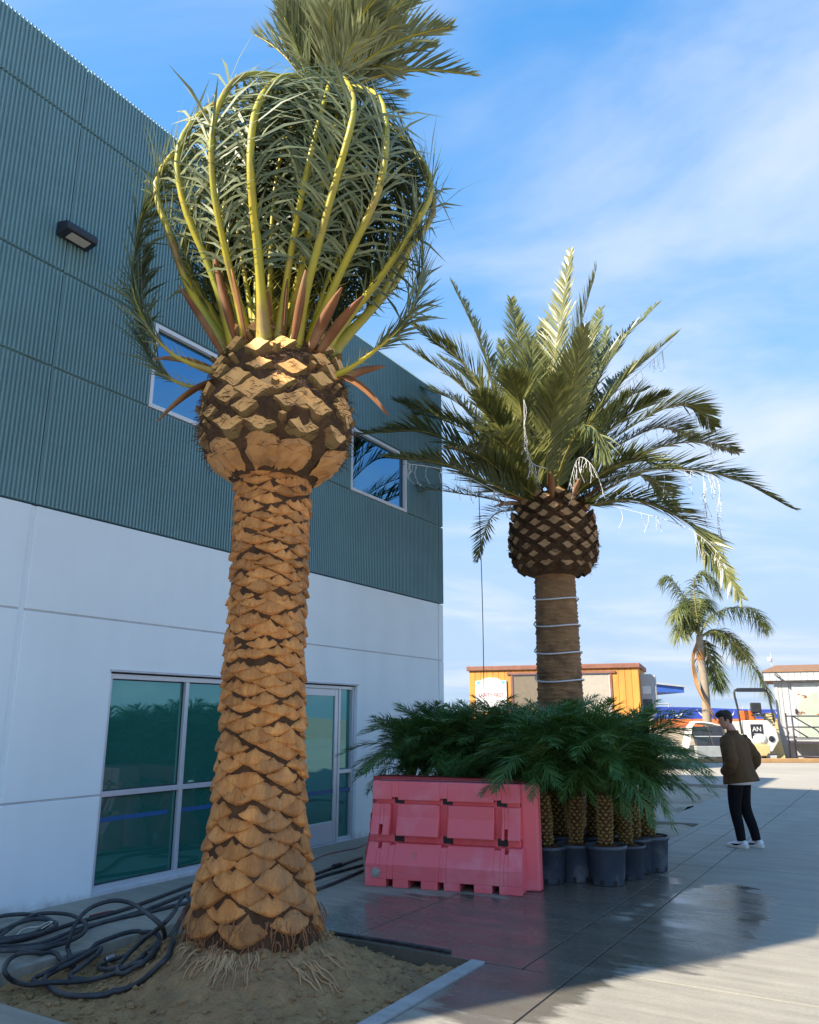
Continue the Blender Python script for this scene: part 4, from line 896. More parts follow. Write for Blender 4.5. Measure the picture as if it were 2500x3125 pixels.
# ------------------------------------------------------------------ pink water barriers
M['pink'] = mat('pink_plastic', (.93, .155, .175), (.87, .155, .195), 2.2, .42, .15, 40, c3=(.90, .25, .28), s3=2.4, bdist=.003)
M['pink_old'] = mat('red_plastic', (.55, .055, .05), (.48, .06, .06), 2.2, .5, .12, 40)
M['plug'] = mat('grey_plug', (.42, .40, .36), (.30, .28, .25), 20, .6)
M['scrape'] = mat('scraped_plastic', (.75, .34, .24), None, 10, .7)
def barrier(loc, rz, lab, mt):
    t = thing('water_barrier', lab, 'barrier', loc, rz, 'pink plastic water barriers'); L = .795; D = L*2
    X = lambda f: -L+D*f
    b = MB(); b.box(-L+.015, L-.015, -.095, .095, .09, .99); body = b.build('body', mt, t, bevel=.012)
    b = MB()
    for sx, w in ((-.335, .045), (.012, .05), (.365, .045)):
        pass
    for s in (-1, 1):
        b = MB(); nf = .27                                        # upper band with three small notches below
        pr = [(-.095*1, .83), (-.165, .83), (-.155, 1.02), (-.06, 1.02)]
        xs = [0, .135, .18, .47, .52, .83, .88, 1.0]
        for i in range(0, 7):
            lo = .83 if i % 2 == 0 else .855
            b.prism([(s*.05, lo), (s*-.165, lo), (s*-.152, 1.015), (s*.05, 1.015)], X(xs[i]), X(xs[i+1]), 'x')
        ub = b.build('upper_band', mt, t, bevel=.006)
        for x0, x1, cut in ((0, .128, (.055, .082)), (.178, .467, None), (.527, .832, None), (.882, 1.0, (.90, .922))):
            def pp(z): return s*-float(np.interp(z, [.485, .655, .665, .79], [.235, .178, .172, .165]))
            if cut:
                for a, c, z0 in ((x0, cut[0], .485), (cut[0], cut[1], .585), (cut[1], x1, .485)):
                    b = MB() if a == x0 else b
                    b.prism([(s*-.05, z0), (pp(z0), z0), (pp(.655), .655), (pp(.665), .665), (pp(.79), .79), (s*-.05, .79)], X(a), X(c), 'x')
            else:
                b = MB(); b.prism([(s*-.05, .485), (pp(.485), .485), (pp(.655), .655), (pp(.665), .665), (pp(.79), .79), (s*-.05, .79)], X(x0), X(x1), 'x')
            b.build('panel', mt, t, bevel=.007)
        # base: sloping upper face, feet between the notches
        b = MB(); bx = [0, .055, .08, .135, .175, .485, .53, .835, .875, .90, .925, 1.0]; zz = [.41, .355, .41, .39, .41, .39, .41, .39, .41, .355, .41]
        for i in range(11):
            zt = zz[i]; yt = float(np.interp(zt, [.215, .41], [.305, .205]))
            b.prism([(s*-.05, .075), (s*-.305, .075), (s*-.31, .215), (s*-yt, zt), (s*-.05, zt)], X(bx[i])-(.022 if i == 0 else 0), X(bx[i+1])+(.022 if i == 10 else 0), 'x')
        fx = [(-.014, .13), (.175, .28), (.365, .475), (.515, .62), (.71, .825), (.87, 1.014)]
        for a, c in fx: b.prism([(s*-.05, 0), (s*-.303, 0), (s*-.3045, .0755), (s*-.05, .0755)], X(a), X(c), 'x')
        b.build('base', mt, t, bevel=.006)
    # flat dark plates stand for the shade inside the fork pockets
    b = MB()
    for f in (.165, .50, .862):
        for z0, z1 in ((.792, .853), (.412, .483)):
            for s in (-1, 1): b = MB(); b.box(X(f)-.03, X(f)+.075, s*.098-.002, s*.098+.002, z0, z1); b.build('pocket_shade', M['dark'], t)
    b = MB(); b.prism([(.0, .105), (.17, .09), (.185, .0), (.17, -.09), (.0, -.105)], 0.0, 1.012, 'z'); o = b.build('end_tongue', mt, t, bevel=.02); o.location = (L-.012, .035, 0)
    b = MB(); b.prism([(.0, .09), (-.10, .08), (-.11, 0), (-.10, -.08), (.0, -.09)], 0.02, .60, 'z'); o = b.build('end_tongue', mt, t, bevel=.02); o.location = (-L+.012, .06, 0)
    b = MB(); b.lathe([(0, 0), (.05, 0), (.05, .006), (.034, .008), (.034, .014), (.026, .018), (0, .016)], 20); o = b.build('drain_plug', M['plug'], t, smooth=False); o.rotation_euler = (math.pi/2, 0, 0); o.location = (X(.062), -.306, .135)
    # moulded label frame
    b = MB(); a, c, z0, z1, y = X(.775), X(.94), .885, .985, -.1655; e = .006
    b.box(a, c, y-.0, y+.004, z1-e, z1); b.box(a, c, y-.0025, y+.003, z0, z0+e); b.box(a, a+e, y-.0015, y+.004, z0+e, z1-e); b.box(c-e, c, y-.0015, y+.004, z0+e, z1-e)
    for k in range(5): b.box(a+.012, c-.012-.02*(k % 2), y+.001, y+.005, z0+.016+k*.015, z0+.019+k*.015)
    b.build('moulded_label', mt, t)
    b = MB(); b.box(X(.315), X(.325), -.275, -.262, .27, .34); o = b.build('scrape', M['scrape'], t)
    return t
bd = np.array([1.53, -.50]); bd /= np.linalg.norm(bd); brz = math.atan2(bd[1], bd[0]); bn_ = np.array([-bd[1], bd[0]])
bl0 = np.array([-.465, 8.86]); c1 = bl0+bd*.82+bn_*.31
barrier((c1[0], c1[1], .001), brz, 'pink plastic barrier at the front, beside the row of blue pots', M['pink'])
c2 = np.array([-.50, 9.55])+bd*.82+bn_*.31
barrier((c2[0], c2[1], .001), brz-.03, 'redder barrier half hidden directly behind the front pink one', M['pink_old'])

# ------------------------------------------------------------------ cables
M['cable'] = mat('black_cable', (.022, .024, .028), (.038, .042, .048), 14, .55, .5, 60, c3=(.075, .075, .075), s3=4, bdist=.004)
M['red_wire'] = mat('red_wire', (.28, .045, .04), None, 10, .5)
M['steel'] = mat('steel', (.45, .46, .48), (.36, .37, .39), 20, .35, metal=.8)
M['twine'] = mat('twine', (.62, .58, .50), None, 20, .8)
def surf(p):
    u, n = un(p)
    return soil_h(u, n) if PL[0] < u < PL[1] and PL[2] < n < PL[3] else 0.0
def onground(px, py, lift):
    z = 0
    for _ in range(4): p = gnd(px, py, z); z = surf(p)+lift
    return gnd(px, py, z)
def cable(pts, r, lab, m='cable', zoom=True, n=8, name='cable', group='black power cables on the walkway', sub=5, cat='cable'):
    W_ = []
    for q in pts:
        x, y = (q[0]*.3594, 2650+q[1]*.3594) if zoom else q[:2]
        W_.append(onground(x, y, r*1.02+(q[2] if len(q) > 2 else 0)))
    c = smoothcurve(W_, len(W_)*sub)
    for i in range(len(c)): c[i][2] = max(c[i][2], surf(c[i])+r*.9)
    b = MB(); b.tube(c, r, n); o = b.build(name, M[m], smooth=True, fix=False); return tag(o, lab, cat, group)
R_ = .0165
cable([(-60, 625, 0), (200, 605, 0), (600, 475, 0), (1100, 335, 0), (1660, 130, 0), (1900, 60, 0), (2300, -10), (2590, 60, .0), (2800, 5), (3075, -95)], R_, 'long black cable lying nearest the wall past the window')
cable([(-60, 660, .01), (300, 650, 0), (700, 505, 0), (1200, 365, 0), (1660, 195, 0), (2000, 150), (2590, 105), (2780, 55), (3080, -28)], R_, 'long black cable second from the wall, running behind the palm')
cable([(-60, 690, .02), (400, 655, .02), (800, 480, 0), (1300, 362, 0), (1640, 285, 0), (2000, 265, 0), (2400, 240), (2590, 205), (2800, 140), (3080, 20)], R_, 'long black cable farthest from the wall, reaching the barrier')
cable([(-40, 620, 0), (60, 530, .03), (300, 395, .04), (560, 388, .05), (690, 440, .05), (735, 490, .05), (700, 560, .03), (560, 630, .02), (300, 690, .03), (-60, 700, .03)], R_, 'black cable coil at the left edge with the wide loop')
cable([(-60, 480, .02), (0, 410, .03), (200, 390, .02), (330, 410, .03), (430, 450, .04), (300, 545, .05), (100, 590, .05), (-60, 600, .05)], R_, 'black cable coil lying against the white wall at the left edge')
cable([(-60, 560, .04), (150, 470, .05), (330, 430, .05), (480, 470, .05), (380, 540, .06), (150, 600, .07), (-60, 640, .06)], R_, 'short black cable loop inside the coil at the left edge')
cable([(560, 790, .03), (420, 740, .04), (250, 715, .04), (120, 745, .03), (50, 820, .02), (45, 890, .02), (120, 960, .05), (260, 990, .05), (420, 970, .04), (620, 965, .02), (800, 940, .01), (1000, 880, .01), (1200, 760, .02), (1330, 640, .04), (1350, 580, .05), (1280, 540, .05), (1100, 570, .04), (850, 670, .03), (620, 760, .03), (400, 880, .02), (300, 930, .01), (300, 965, .01), (420, 975, .03)], R_, 'black cable with a round loop over the walkway edge and the dirt')
cable([(1585, 225, .20), (1540, 260, .2), (1480, 370, .2), (1380, 480, .18), (1230, 600, .12), (1100, 720, .06), (1020, 820, .03), (1000, 870, .02), (1030, 895, .02), (1100, 870, .02), (1250, 780, .03), (1380, 650, .08), (1480, 520, .12), (1570, 370, .18), (1610, 280, .2), (1585, 225, .20)], R_, 'narrow black cable loop propped against the foot of the near palm')
cable([(1600, 330, .15), (1520, 470, .12), (1490, 600, .06), (1440, 730, .02), (1300, 870, .01), (1150, 990, 0), (900, 1070, 0), (650, 1085, 0), (500, 1060, 0), (410, 1000, .02), (380, 940, .04), (450, 880, .03), (640, 790, .04), (840, 680, .05), (835, 720, .05), (700, 830, .03), (610, 890, .02), (610, 930, .02), (720, 950, .02)], R_*1.1, 'thick black cable curving in a wide arc across the dirt')
cable([(630, 850, .0), (575, 720, .05), (590, 600, .12), (660, 440, .22), (780, 330, .30), (960, 275, .34), (1120, 300, .33), (1260, 390, .28), (1370, 490, .2), (1400, 580, .12), (1370, 660, .06), (1250, 770, .02), (1100, 830, .01), (900, 860, .01), (840, 840, .01), (900, 800, .01), (1080, 735, .01)], R_*.95, 'black cable standing up in the tallest arch over the walkway')
cable([(900, 778, .01), (960, 752, .01)], .021, 'silver taped cable joint lying on the dirt beside the walkway', m='steel', name='cable_joint', group=None, cat='joint')
cable([(115, 600, .06), (180, 530, .08), (240, 505, .08), (330, 495, .09), (400, 460, .09), (445, 455, .09), (400, 485, .09), (350, 515, .08)], .005, 'thin pale twine lying on the left cable coil', m='twine', name='twine', group=None, n=5, cat='twine')
cable([(930, 2640), (985, 2612), (1040, 2598), (1090, 2588), (1125, 2570)], .007, 'thin red wire on the walkway in front of the glass door', m='red_wire', zoom=False, name='wire', group=None, n=5, cat='wire')
cable([(760, 405, .0), (860, 380, 0), (960, 360, 0)], .007, 'short red wire between the black cables on the walkway', m='red_wire', name='wire', group=None, n=5, cat='wire')
b = MB(); b.tube(smoothcurve([B(.13, n_, .014)+UV*.012*math.sin(n_*4) for n_ in np.linspace(2.0, 3.85, 12)], 40), .0135, 8); tag(b.build('hose', M['cable'], smooth=True, fix=False), 'black hose along the far edge of the planter', 'hose')
b = MB(); p = onground(1015, 2645, .03); q = onground(1045, 2637, .03); b.tube(smoothcurve([p, p*.5+q*.5, q], 8), [.02, .026, .026, .022, .026, .026, .026, .018], 12); tag(b.build('cable_connector', M['dark'], smooth=True), 'fat black connector joining two cables left of the barrier', 'connector')

# ------------------------------------------------------------------ person
M['jacket'] = mat('brown_corduroy', (.105, .055, .017), (.075, .038, .012), 6, .9, .6, 90, stretch=(1, 1, .12), bdist=.006)
M['trousers'] = mat('black_trousers', (.006, .006, .009), (.009, .009, .012), 8, .9, spec=.15)
M['skin'] = mat('skin', (.50, .27, .18), (.46, .24, .16), 12, .5)
M['hair'] = mat('dark_hair', (.012, .010, .010), (.02, .016, .014), 30, .6, .8, 120)
M['shoe'] = mat('white_shoe', (.78, .78, .80), (.72, .72, .74), 12, .5)
M['sole'] = mat('cream_sole', (.70, .66, .56), None, 12, .6)
M['shirt'] = mat('white_shirt', (.75, .75, .76), None, 10, .8)
man = thing('person', 'person in brown corduroy jacket, black trousers and white trainers, looking down with hands in pockets', 'person', (4.50, 11.36, .001), math.radians(38))
def ell(c, rx, ry, n=20, ax=None, sq=2.0, fr=None):
    out = []
    for k in range(n):
        q = 2*math.pi*k/n; cx_, sx_ = math.cos(q), math.sin(q); x = rx*math.copysign(abs(cx_)**(2/sq), cx_); y = ry*math.copysign(abs(sx_)**(2/sq), sx_)
        if ax is None: out.append((c[0]+x, c[1]+y, c[2]))
        else: out.append(tuple(np.asarray(c)+np.asarray(ax[0])*x+np.asarray(ax[1])*y))
    return out
def limb(b, pts, radii, n=16, seg=16):
    c = smoothcurve(pts, seg); r = np.interp(np.linspace(0, 1, seg), np.linspace(0, 1, len(radii)), radii); b.tube(c, r, n)
def remesh(o, v, it=3):
    m = o.modifiers.new('join', 'REMESH'); m.mode = 'VOXEL'; m.voxel_size = v; m.use_smooth_shade = True
    s_ = o.modifiers.new('soft', 'SMOOTH'); s_.iterations = it; s_.factor = .5
# lean: the trunk tips forward from the hips
def ln(p, k=.09):
    x, y, z = p; f = max(0, z-.86); return (x, y+f*k-.02, z)
HB = 1.52
b = MB()
Rg = []
hz = [0, .012, .03, .055, .08, .105, .13, .155, .18, .205, .225, .238]
hw = [.030, .046, .056, .064, .069, .072, .0745, .076, .074, .064, .043, .012]
hf = [.072, .083, .086, .086, .085, .085, .084, .088, .088, .078, .055, .012]
hb = [.005, .03, .055, .072, .082, .092, .098, .101, .098, .086, .062, .014]
def headpt(q, i, dy=0):
    cx_, sx_ = math.cos(q), math.sin(q); y = (hf[i] if sx_ > 0 else hb[i])*sx_; x = hw[i]*cx_
    z = hz[i]
    nose = .026*math.exp(-((z-.098)/.020)**2)*math.exp(-((q-math.pi/2)/.16)**2)+.012*math.exp(-((z-.118)/.022)**2)*math.exp(-((q-math.pi/2)/.16)**2)
    eye = -.010*math.exp(-((z-.122)/.010)**2)*(math.exp(-((q-math.pi/2-.42)/.16)**2)+math.exp(-((q-math.pi/2+.42)/.16)**2))
    lip = .006*math.exp(-((z-.056)/.008)**2)*math.exp(-((q-math.pi/2)/.3)**2)+.006*math.exp(-((z-.018)/.012)**2)*math.exp(-((q-math.pi/2)/.35)**2)
    return np.array([x, y+nose+eye+lip, z])
tilt = Matrix.Rotation(math.radians(-17), 4, 'X') @ Matrix.Rotation(math.radians(4), 4, 'Y'); yaw = Matrix.Rotation(math.radians(42), 4, 'Z')
HC = Vector(ln((0, .035, 0)))
def H(p): v = yaw @ tilt @ Vector((p[0], p[1], p[2]-.04)); return (v.x, v.y+.105, v.z+HB+.055)
b.rings([[H(headpt(2*math.pi*k/28, i)) for k in range(28)] for i in range(12)])
for s in (-1, 1):
    c = [H((s*.073, -.012, .088+.006*i)) for i in range(6)]; b.tube(c, [.006, .012, .014, .015, .014, .007], 8, flat=1.5)
limb(b, [ln((0, -.01, 1.38)), ln((0, .0, 1.46)), H((0, -.01, .06))], [.075, .060, .058])
b.rings([ell(ln((0, 0, z)), w, d) for z, w, d in ((.84, .15, .10), (1.0, .15, .10), (1.2, .17, .11), (1.36, .16, .09), (1.43, .10, .07))])
for s in (-1, 1):
    limb(b, [ln((s*.17, 0, 1.38)), ln((s*.245, -.07, 1.14)), ln((s*.20, .09, .985))], [.05, .04, .03])
    hp = np.array(ln((s*.165, .075, .97))); limb(b, [hp, hp+[s*-.01, .04, -.05]], [.032, .03], seg=5)
    for k in range(4): limb(b, [hp+[s*(.02-.014*k), .035, -.045], hp+[s*(.01-.012*k), .06, -.085], hp+[s*(.0-.01*k), .055, -.12+.008*abs(k-1.5)]], [.009, .0085, .007], n=8, seg=6)
    limb(b, [hp+[s*.02, .01, -.02], hp+[s*.035, .04, -.05], hp+[s*.03, .065, -.07]], [.01, .0095, .008], n=8, seg=6)
    limb(b, [(s*.085, -.01, .86), (s*.105, .03, .66), (s*.105, .03-s*.015, .48), (s*.10, -s*.04-.02, .25), (s*.10, -s*.05-.045, .06)], [.08, .07, .05, .04, .034])
body = b.build('body', M['skin'], man, smooth=True); remesh(body, .008, 2)
# hair
b = MB()
def HH(q, i, g_): p = headpt(q, i); r = np.array([p[0], p[1], 0]); r = r/(np.linalg.norm(r)+1e-9); return H((p[0]+r[0]*g_, p[1]+r[1]*g_, p[2]+g_*.7))
rgs = []
for i in range(5, 12):
    row_ = []
    for k in range(28):
        q = 2*math.pi*k/28; front = max(0, math.sin(q)); zmin = .165 if front > .35 else (.10 if math.sin(q) > -.2 else .05)
        g_ = .012 if hz[i] >= zmin else -.012
        if hz[i] > .17 and front > .2: g_ = .024
        row_.append(HH(q, i, g_))
    rgs.append(row_)
low = [[HH(2*math.pi*k/28, i, (.008 if math.sin(2*math.pi*k/28) < -.35 else -.014)) for k in range(28)] for i in (2, 3, 4)]
b.rings(low+rgs); hr = b.build('hair', M['hair'], man, smooth=True)
# trousers
b = MB()
for s, fo in ((-1, .05), (1, -.05)):
    limb(b, [(s*.085, -.01, .90), (s*.105, .03, .70), (s*.105, .035+fo*.3, .48), (s*.10, fo*.8-.02, .25), (s*.10, fo-.045, .085)], [.105, .098, .076, .066, .058])
b.rings([ell((0, -.02, z), w, d) for z, w, d in ((.80, .165, .125), (.88, .175, .13), (.96, .165, .12))])
tr_ = b.build('trousers', M['trousers'], man, smooth=True); remesh(tr_, .012, 2)
# shirt hem
b = MB(); b.rings([ell((0, .0, .80), .205, .155, 24), ell(ln((0, 0, .90)), .195, .145, 24)]); b.build('shirt', M['shirt'], man, smooth=True)
# jacket
b = MB(); rr = []
for z, w, d, sq in ((.815, .232, .178, 2.4), (.83, .236, .182, 2.4), (.90, .226, .172, 2.4), (1.0, .218, .160, 2.4), (1.12, .212, .150, 2.4), (1.25, .212, .145, 2.5), (1.36, .205, .130, 2.5), (1.42, .165, .105, 2.2), (1.455, .105, .085, 2.0), (1.48, .075, .075, 2.0)):
    p = ell(ln((0, .01, z)), w*1.07, d*1.08, 36, sq=sq); q_ = []
    for k, (x, y, zz) in enumerate(p):
        f = 1+.06*mnoise.noise(Vector((x*9, y*9, z*3.5)))+.03*mnoise.noise(Vector((x*14, y*14, z*9+4)))*(1 if z < 1.36 else .3); c = ln((0, .01, z)); back = (1+.05*max(0, -(y-c[1]))) ; q_.append((c[0]+(x-c[0])*f, c[1]+(y-c[1])*f-(.02 if y < c[1] and z < .95 else 0), zz+(.03*((y-c[1])/.18) if z < .84 else 0)*-1))
    rr.append(q_)
b.rings(rr)
for s in (-1, 1):
    pts = [ln((s*.165, .0, 1.385)), ln((s*.25, -.03, 1.28)), ln((s*.295, -.085, 1.13)), ln((s*.285, -.02, 1.03)), ln((s*.225, .10, .955)), ]
    c = smoothcurve(pts, 26); r = np.interp(np.linspace(0, 1, 26), [0, .25, .55, .8, 1], [.100, .094, .084, .074, .06]); r = r*(1+.06*np.sin(np.arange(26)*1.7+s))
    b.tube(c, r, 16)
jk = b.build('jacket', M['jacket'], man, smooth=True); remesh(jk, .011, 2)
b = MB(); c0 = ln((0, .0, 1.45))
b.rings([ell((c0[0], c0[1]+.0, c0[2]-.02), .093, .085, 24), ell((c0[0], c0[1]+.004, c0[2]+.03), .083, .078, 24), ell((c0[0], c0[1]+.008, c0[2]+.055), .079, .075, 24), ell((c0[0], c0[1]+.008, c0[2]+.05), .070, .066, 24), ell((c0[0], c0[1]+.004, c0[2]+.0), .07, .06, 24)], cap=False); b.build('collar', M['jacket'], man, smooth=True)
# shoes
for s, fo in ((-1, .05), (1, -.05)):
    ox, oy = s*.105, fo-.03; b = MB()
    pf_ = [(-.095, .030, .030, .085), (-.08, .040, .022, .098), (-.03, .042, .022, .108), (.02, .043, .022, .104), (.07, .046, .022, .080), (.12, .049, .022, .062), (.165, .044, .022, .050), (.19, .028, .022, .038)]
    R = []
    for y, w, z0, z1 in pf_:
        R.append([(ox+w*math.cos(q), oy+y, z0 if math.sin(q) < -.2 else z0+(z1-z0)*max(0, math.sin(q))**.7) for q in np.linspace(0, 2*math.pi, 17)[:-1]])
    b.rings(R); sh_ = b.build('shoe', M['shoe'], man, smooth=True)
    b = MB(); P_ = [(-.105, 0)]; out = [(.034, -.10), (.046, -.06), (.046, 0), (.05, .07), (.053, .12), (.047, .17), (.028, .198)]
    poly = [(ox+x, oy+y) for x, y in out]+[(ox-x, oy+y) for x, y in reversed(out)]
    b.prism(poly, .0, .030, 'z'); b.build('sole', M['sole'], sh_, bevel=.005)
    for sd in (-1, 1):                        # curved dark tick on the side
        b = MB(); cv = smoothcurve([(.115, .046), (.06, .038), (.02, .042), (-.02, .056), (-.075, .082)], 12); wd = [.001, .006, .010, .012, .012, .011, .009, .007, .005, .004, .002, .0008]
        v = []
        for (yy, zz), w in zip(cv, wd):
            xw = float(np.interp(yy, [-.08, -.03, .02, .07, .12], [.040, .042, .043, .046, .049]))+.0025
            for dz in (-w, w): v.append((ox+sd*xw*(1-.35*max(0, (zz+dz-.05))/.06), oy+yy, zz+dz))
        b.add(v, [(2*i, 2*i+1, 2*i+3, 2*i+2) for i in range(11)]); b.build('side_mark', M['trousers'], sh_, fix=False)

# ------------------------------------------------------------------ background: office trailer
M['orange'] = mat('orange_siding', (.62, .285, .050), (.55, .235, .042), 3, .7, .3, 22, c3=(.44, .19, .04), s3=1.2, stretch=(1, 1, .25), objvar=.07, bdist=.006)
M['brown_trim'] = mat('brown_trim', (.20, .085, .055), (.26, .11, .07), 5, .7)
M['ac'] = mat('grey_unit', (.45, .46, .46), (.38, .39, .40), 4, .5)
M['screen'] = mat('window_screen', (.17, .14, .10), (.21, .17, .12), 6, .35)
M['blind'] = mat('window_blind', (.40, .36, .30), (.36, .32, .26), 8, .5)
M['sign'] = mat('white_sign', (.80, .80, .80), None, 8, .5)
M['red'] = mat('red_print', (.60, .03, .03), None, 8, .5)
M['cyan'] = mat('cyan_print', (.12, .50, .58), None, 8, .5)
M['blue'] = mat('blue_paint', (.03, .10, .40), (.04, .12, .45), 4, .6)
M['black_print'] = mat('black_print', (.03, .03, .03), None, 8, .6)
TR = atY(1946, 2036, 27.0); TRZ = TR[2]; ta = math.radians(-20)
tdx = np.array([math.cos(ta), math.sin(ta), 0]); tdy = np.array([-math.sin(ta), math.cos(ta), 0])
Lt = 5.85; tO = np.array([TR[0], TR[1], 0])-tdx*Lt
tr = thing('office_trailer', 'orange wooden office trailer with brown trim behind the second palm', 'trailer', tO, ta)
def onfront(px, py):                       # survey pixel -> trailer front plane (local x, z)
    r = ray(px, py); o = np.array([0, 0, CAM_H]); k = ((tO-o)@tdy)/(r@tdy); p = o+r*k; return float((p-tO)@tdx), float(p[2])
zt = TRZ-.02; zb = .35
b = MB(); b.box(.02, Lt-.02, .03, 2.98, zb, zt); b.build('body', M['brown_trim'], tr)
wins = [(onfront(1566, 2100)[0], onfront(1662, 2100)[0]+.1), (onfront(1745, 2100)[0], onfront(1863, 2100)[0])]; wz = (1.35, onfront(1800, 2055)[1])
npl = 27; pw = Lt/npl
for i in range(npl):
    x0, x1 = i*pw+.006, (i+1)*pw-.006; xm = (x0+x1)/2
    inw = any(a < xm < c for a, c in wins); b = MB()
    if inw: b.box(x0, x1, .0, .03, wz[1], zt); c_ = MB(); c_.box(x0, x1, .0, .03, zb, wz[0]); c_.build('plank', M['orange'], tr)
    else: b.box(x0, x1, .0, .03, zb, zt)
    b.build('plank', M['orange'], tr)
for i in range(13):
    w_ = 3.0/13; b = MB(); b.box(Lt-.02, Lt+.012, i*w_+.006, (i+1)*w_-.006, zb, zt); b.build('plank', M['orange'], tr)
b = MB(); b.box(-.08, Lt+.08, -.08, 3.08, zt, zt+.16); b.build('roof', M['brown_trim'], tr, bevel=.02)
for i, (a, c) in enumerate(wins):
    f = MB(); w_ = .07; f.box(a-w_, a, -.035, .03, wz[0], wz[1]); f.box(c, c+w_, -.035, .03, wz[0], wz[1]); f.box(a-.2, c+.2, -.06, .03, wz[1], wz[1]+.08); f.box(a-w_, c+w_, -.035, .03, wz[0]-.07, wz[0]); wo_ = f.build('window', M['brown_trim'], tr)
    g_ = MB(); g_.box(a, a+.03, .0, .02, wz[0], wz[1]); g_.box(c-.03, c, .0, .02, wz[0], wz[1]); g_.box(a+.03, c-.03, .0, .02, wz[1]-.03, wz[1]); g_.build('frame', M['alum'], wo_)
    g_ = MB(); g_.box(a+.03, c-.03, .008, .014, wz[0], wz[1]-.03); g_.build('pane', M['screen'] if i == 0 else M['blind'], wo_)
b = MB()
for x in (.4, 2.0, 3.8, 5.4): b.box(x-.2, x+.2, .2, .6, .0, zb); b.box(x-.2, x+.2, 2.3, 2.7, 0, zb)
b.build('footing', M['conc_dry'], tr)
acu = thing('air_conditioner', 'grey air conditioner on the end wall of the orange trailer', 'air conditioner', tO+tdx*(Lt+.014)+np.array([0, 0, 1.75]), ta)
b = MB(); b.box(0, .38, .55, 1.75, 0, 1.35); cs = b.build('casing', M['ac'], acu, bevel=.015)
b = MB(); b.box(0, .5, .56, 1.0, .45, 1.30); b.build('intake_hood', M['ac'], acu, bevel=.01)
for i in range(9):
    b = MB(); b.box(.05+.035*i, .07+.035*i, .535, .552, .10, .52); b.build('grille_slat', M['dark'], cs)
b = MB(); b.box(.06, .33, .54, .552, .70, .95); b.build('label_plate', M['sign'], cs)
eb = MB(); eb.box(0, .16, .20, .42, .0, .62); o = eb.build('meter_box', M['ac'], bevel=.01); o.location = tO+tdx*(Lt+.014)+np.array([0, 0, 1.28]); o.rotation_euler = (0, 0, ta); tag(o, 'small pale meter box below the air conditioner on the trailer', 'meter box')
# sign on the front
sx0, sz1 = onfront(1452, 2078); sx1, sz0 = onfront(1549, 2172)
sg = thing('safety_sign', 'white arched safety sign with red letters on the orange trailer', 'sign', tO+tdx*(sx0+sx1)/2+np.array([0, 0, sz0]), ta)
sw, shh = (sx1-sx0)/2, sz1-sz0
b = MB(); poly = [(-sw, 0), (sw, 0), (sw, shh)]+[(sw*.62*math.cos(q), shh+.10*math.sin(q)) for q in np.linspace(0, math.pi, 15)]+[(-sw, shh)]
b.prism(poly, -.06, -.03, 'y'); b.build('board', M['sign'], sg)
for s in (-1, 1):
    b = MB(); b.prism([(s*sw*.98, shh*.98), (s*sw*.62, shh*.98), (s*sw*.80, shh*.86)], -.064, -.0605, 'y'); b.build('corner_print', M['cyan'], sg)
def text(parent, s, size, loc, m, rot=(math.pi/2, 0, 0), name='lettering', sx=1.0):
    cu = bpy.data.curves.new('txt', 'FONT'); cu.body = s; cu.size = size; cu.align_x = 'CENTER'; cu.align_y = 'CENTER'; cu.extrude = .002; cu.offset = size*.012
    o = bpy.data.objects.new('txt', cu); COL.objects.link(o); dg = bpy.context.evaluated_depsgraph_get(); me = bpy.data.meshes.new_from_object(o.evaluated_get(dg)); bpy.data.objects.remove(o); bpy.data.curves.remove(cu)
    me.materials.clear(); me.materials.append(m); q = bpy.data.objects.new(name, me); COL.objects.link(q); q.parent = parent; q.location = loc; q.rotation_euler = rot; q.scale = (sx, 1, 1); return q
text(sg, 'SAFETY FIRST', .19, (0, -.064, shh*.52), M['red'], sx=.80)
for i in range(5):
    b = MB(); c = -sw*.78+i*sw*.39; b.prism([(c+.05*math.cos(q), shh*.32+.05*math.sin(q)) for q in np.linspace(0, 2*math.pi, 17)[:-1]], -.064, -.0605, 'y'); ic = b.build('round_symbol', M['black_print'], sg)
    b = MB(); b.prism([(c+.03*math.cos(q), shh*.32+.03*math.sin(q)) for q in np.linspace(0, 2*math.pi, 13)[:-1]], -.067, -.0645, 'y'); b.build('symbol_centre', M['sign'], ic)
# little building with a blue eave behind the trailer
p = atY(2030, 2100, 38)
bb = thing('blue_eaved_building', 'low building with a blue eave showing beyond the orange trailer', 'building', (p[0]-2.6, 38.2, 0), 0)
b = MB(); b.box(-2, 2.0, 0, 3, 0, p[2]-.1); b.build('wall', M['blind'], bb)
b = MB(); b.prism([(-2.6, p[2]-.12), (3.35, p[2]-.22), (3.35, p[2]+.02), (1.9, p[2]+.18), (-2.6, p[2]+.2)], -.6, 3.4, 'y'); b.build('eave', M['blue'], bb)
b = MB(); b.prism([(-2.7, p[2]+.2), (1.9, p[2]+.18), (3.42, p[2]+.02), (3.45, p[2]+.08), (1.9, p[2]+.27), (-2.7, p[2]+.3)], -.7, 3.5, 'y'); b.build('roof', M['ac'], bb)

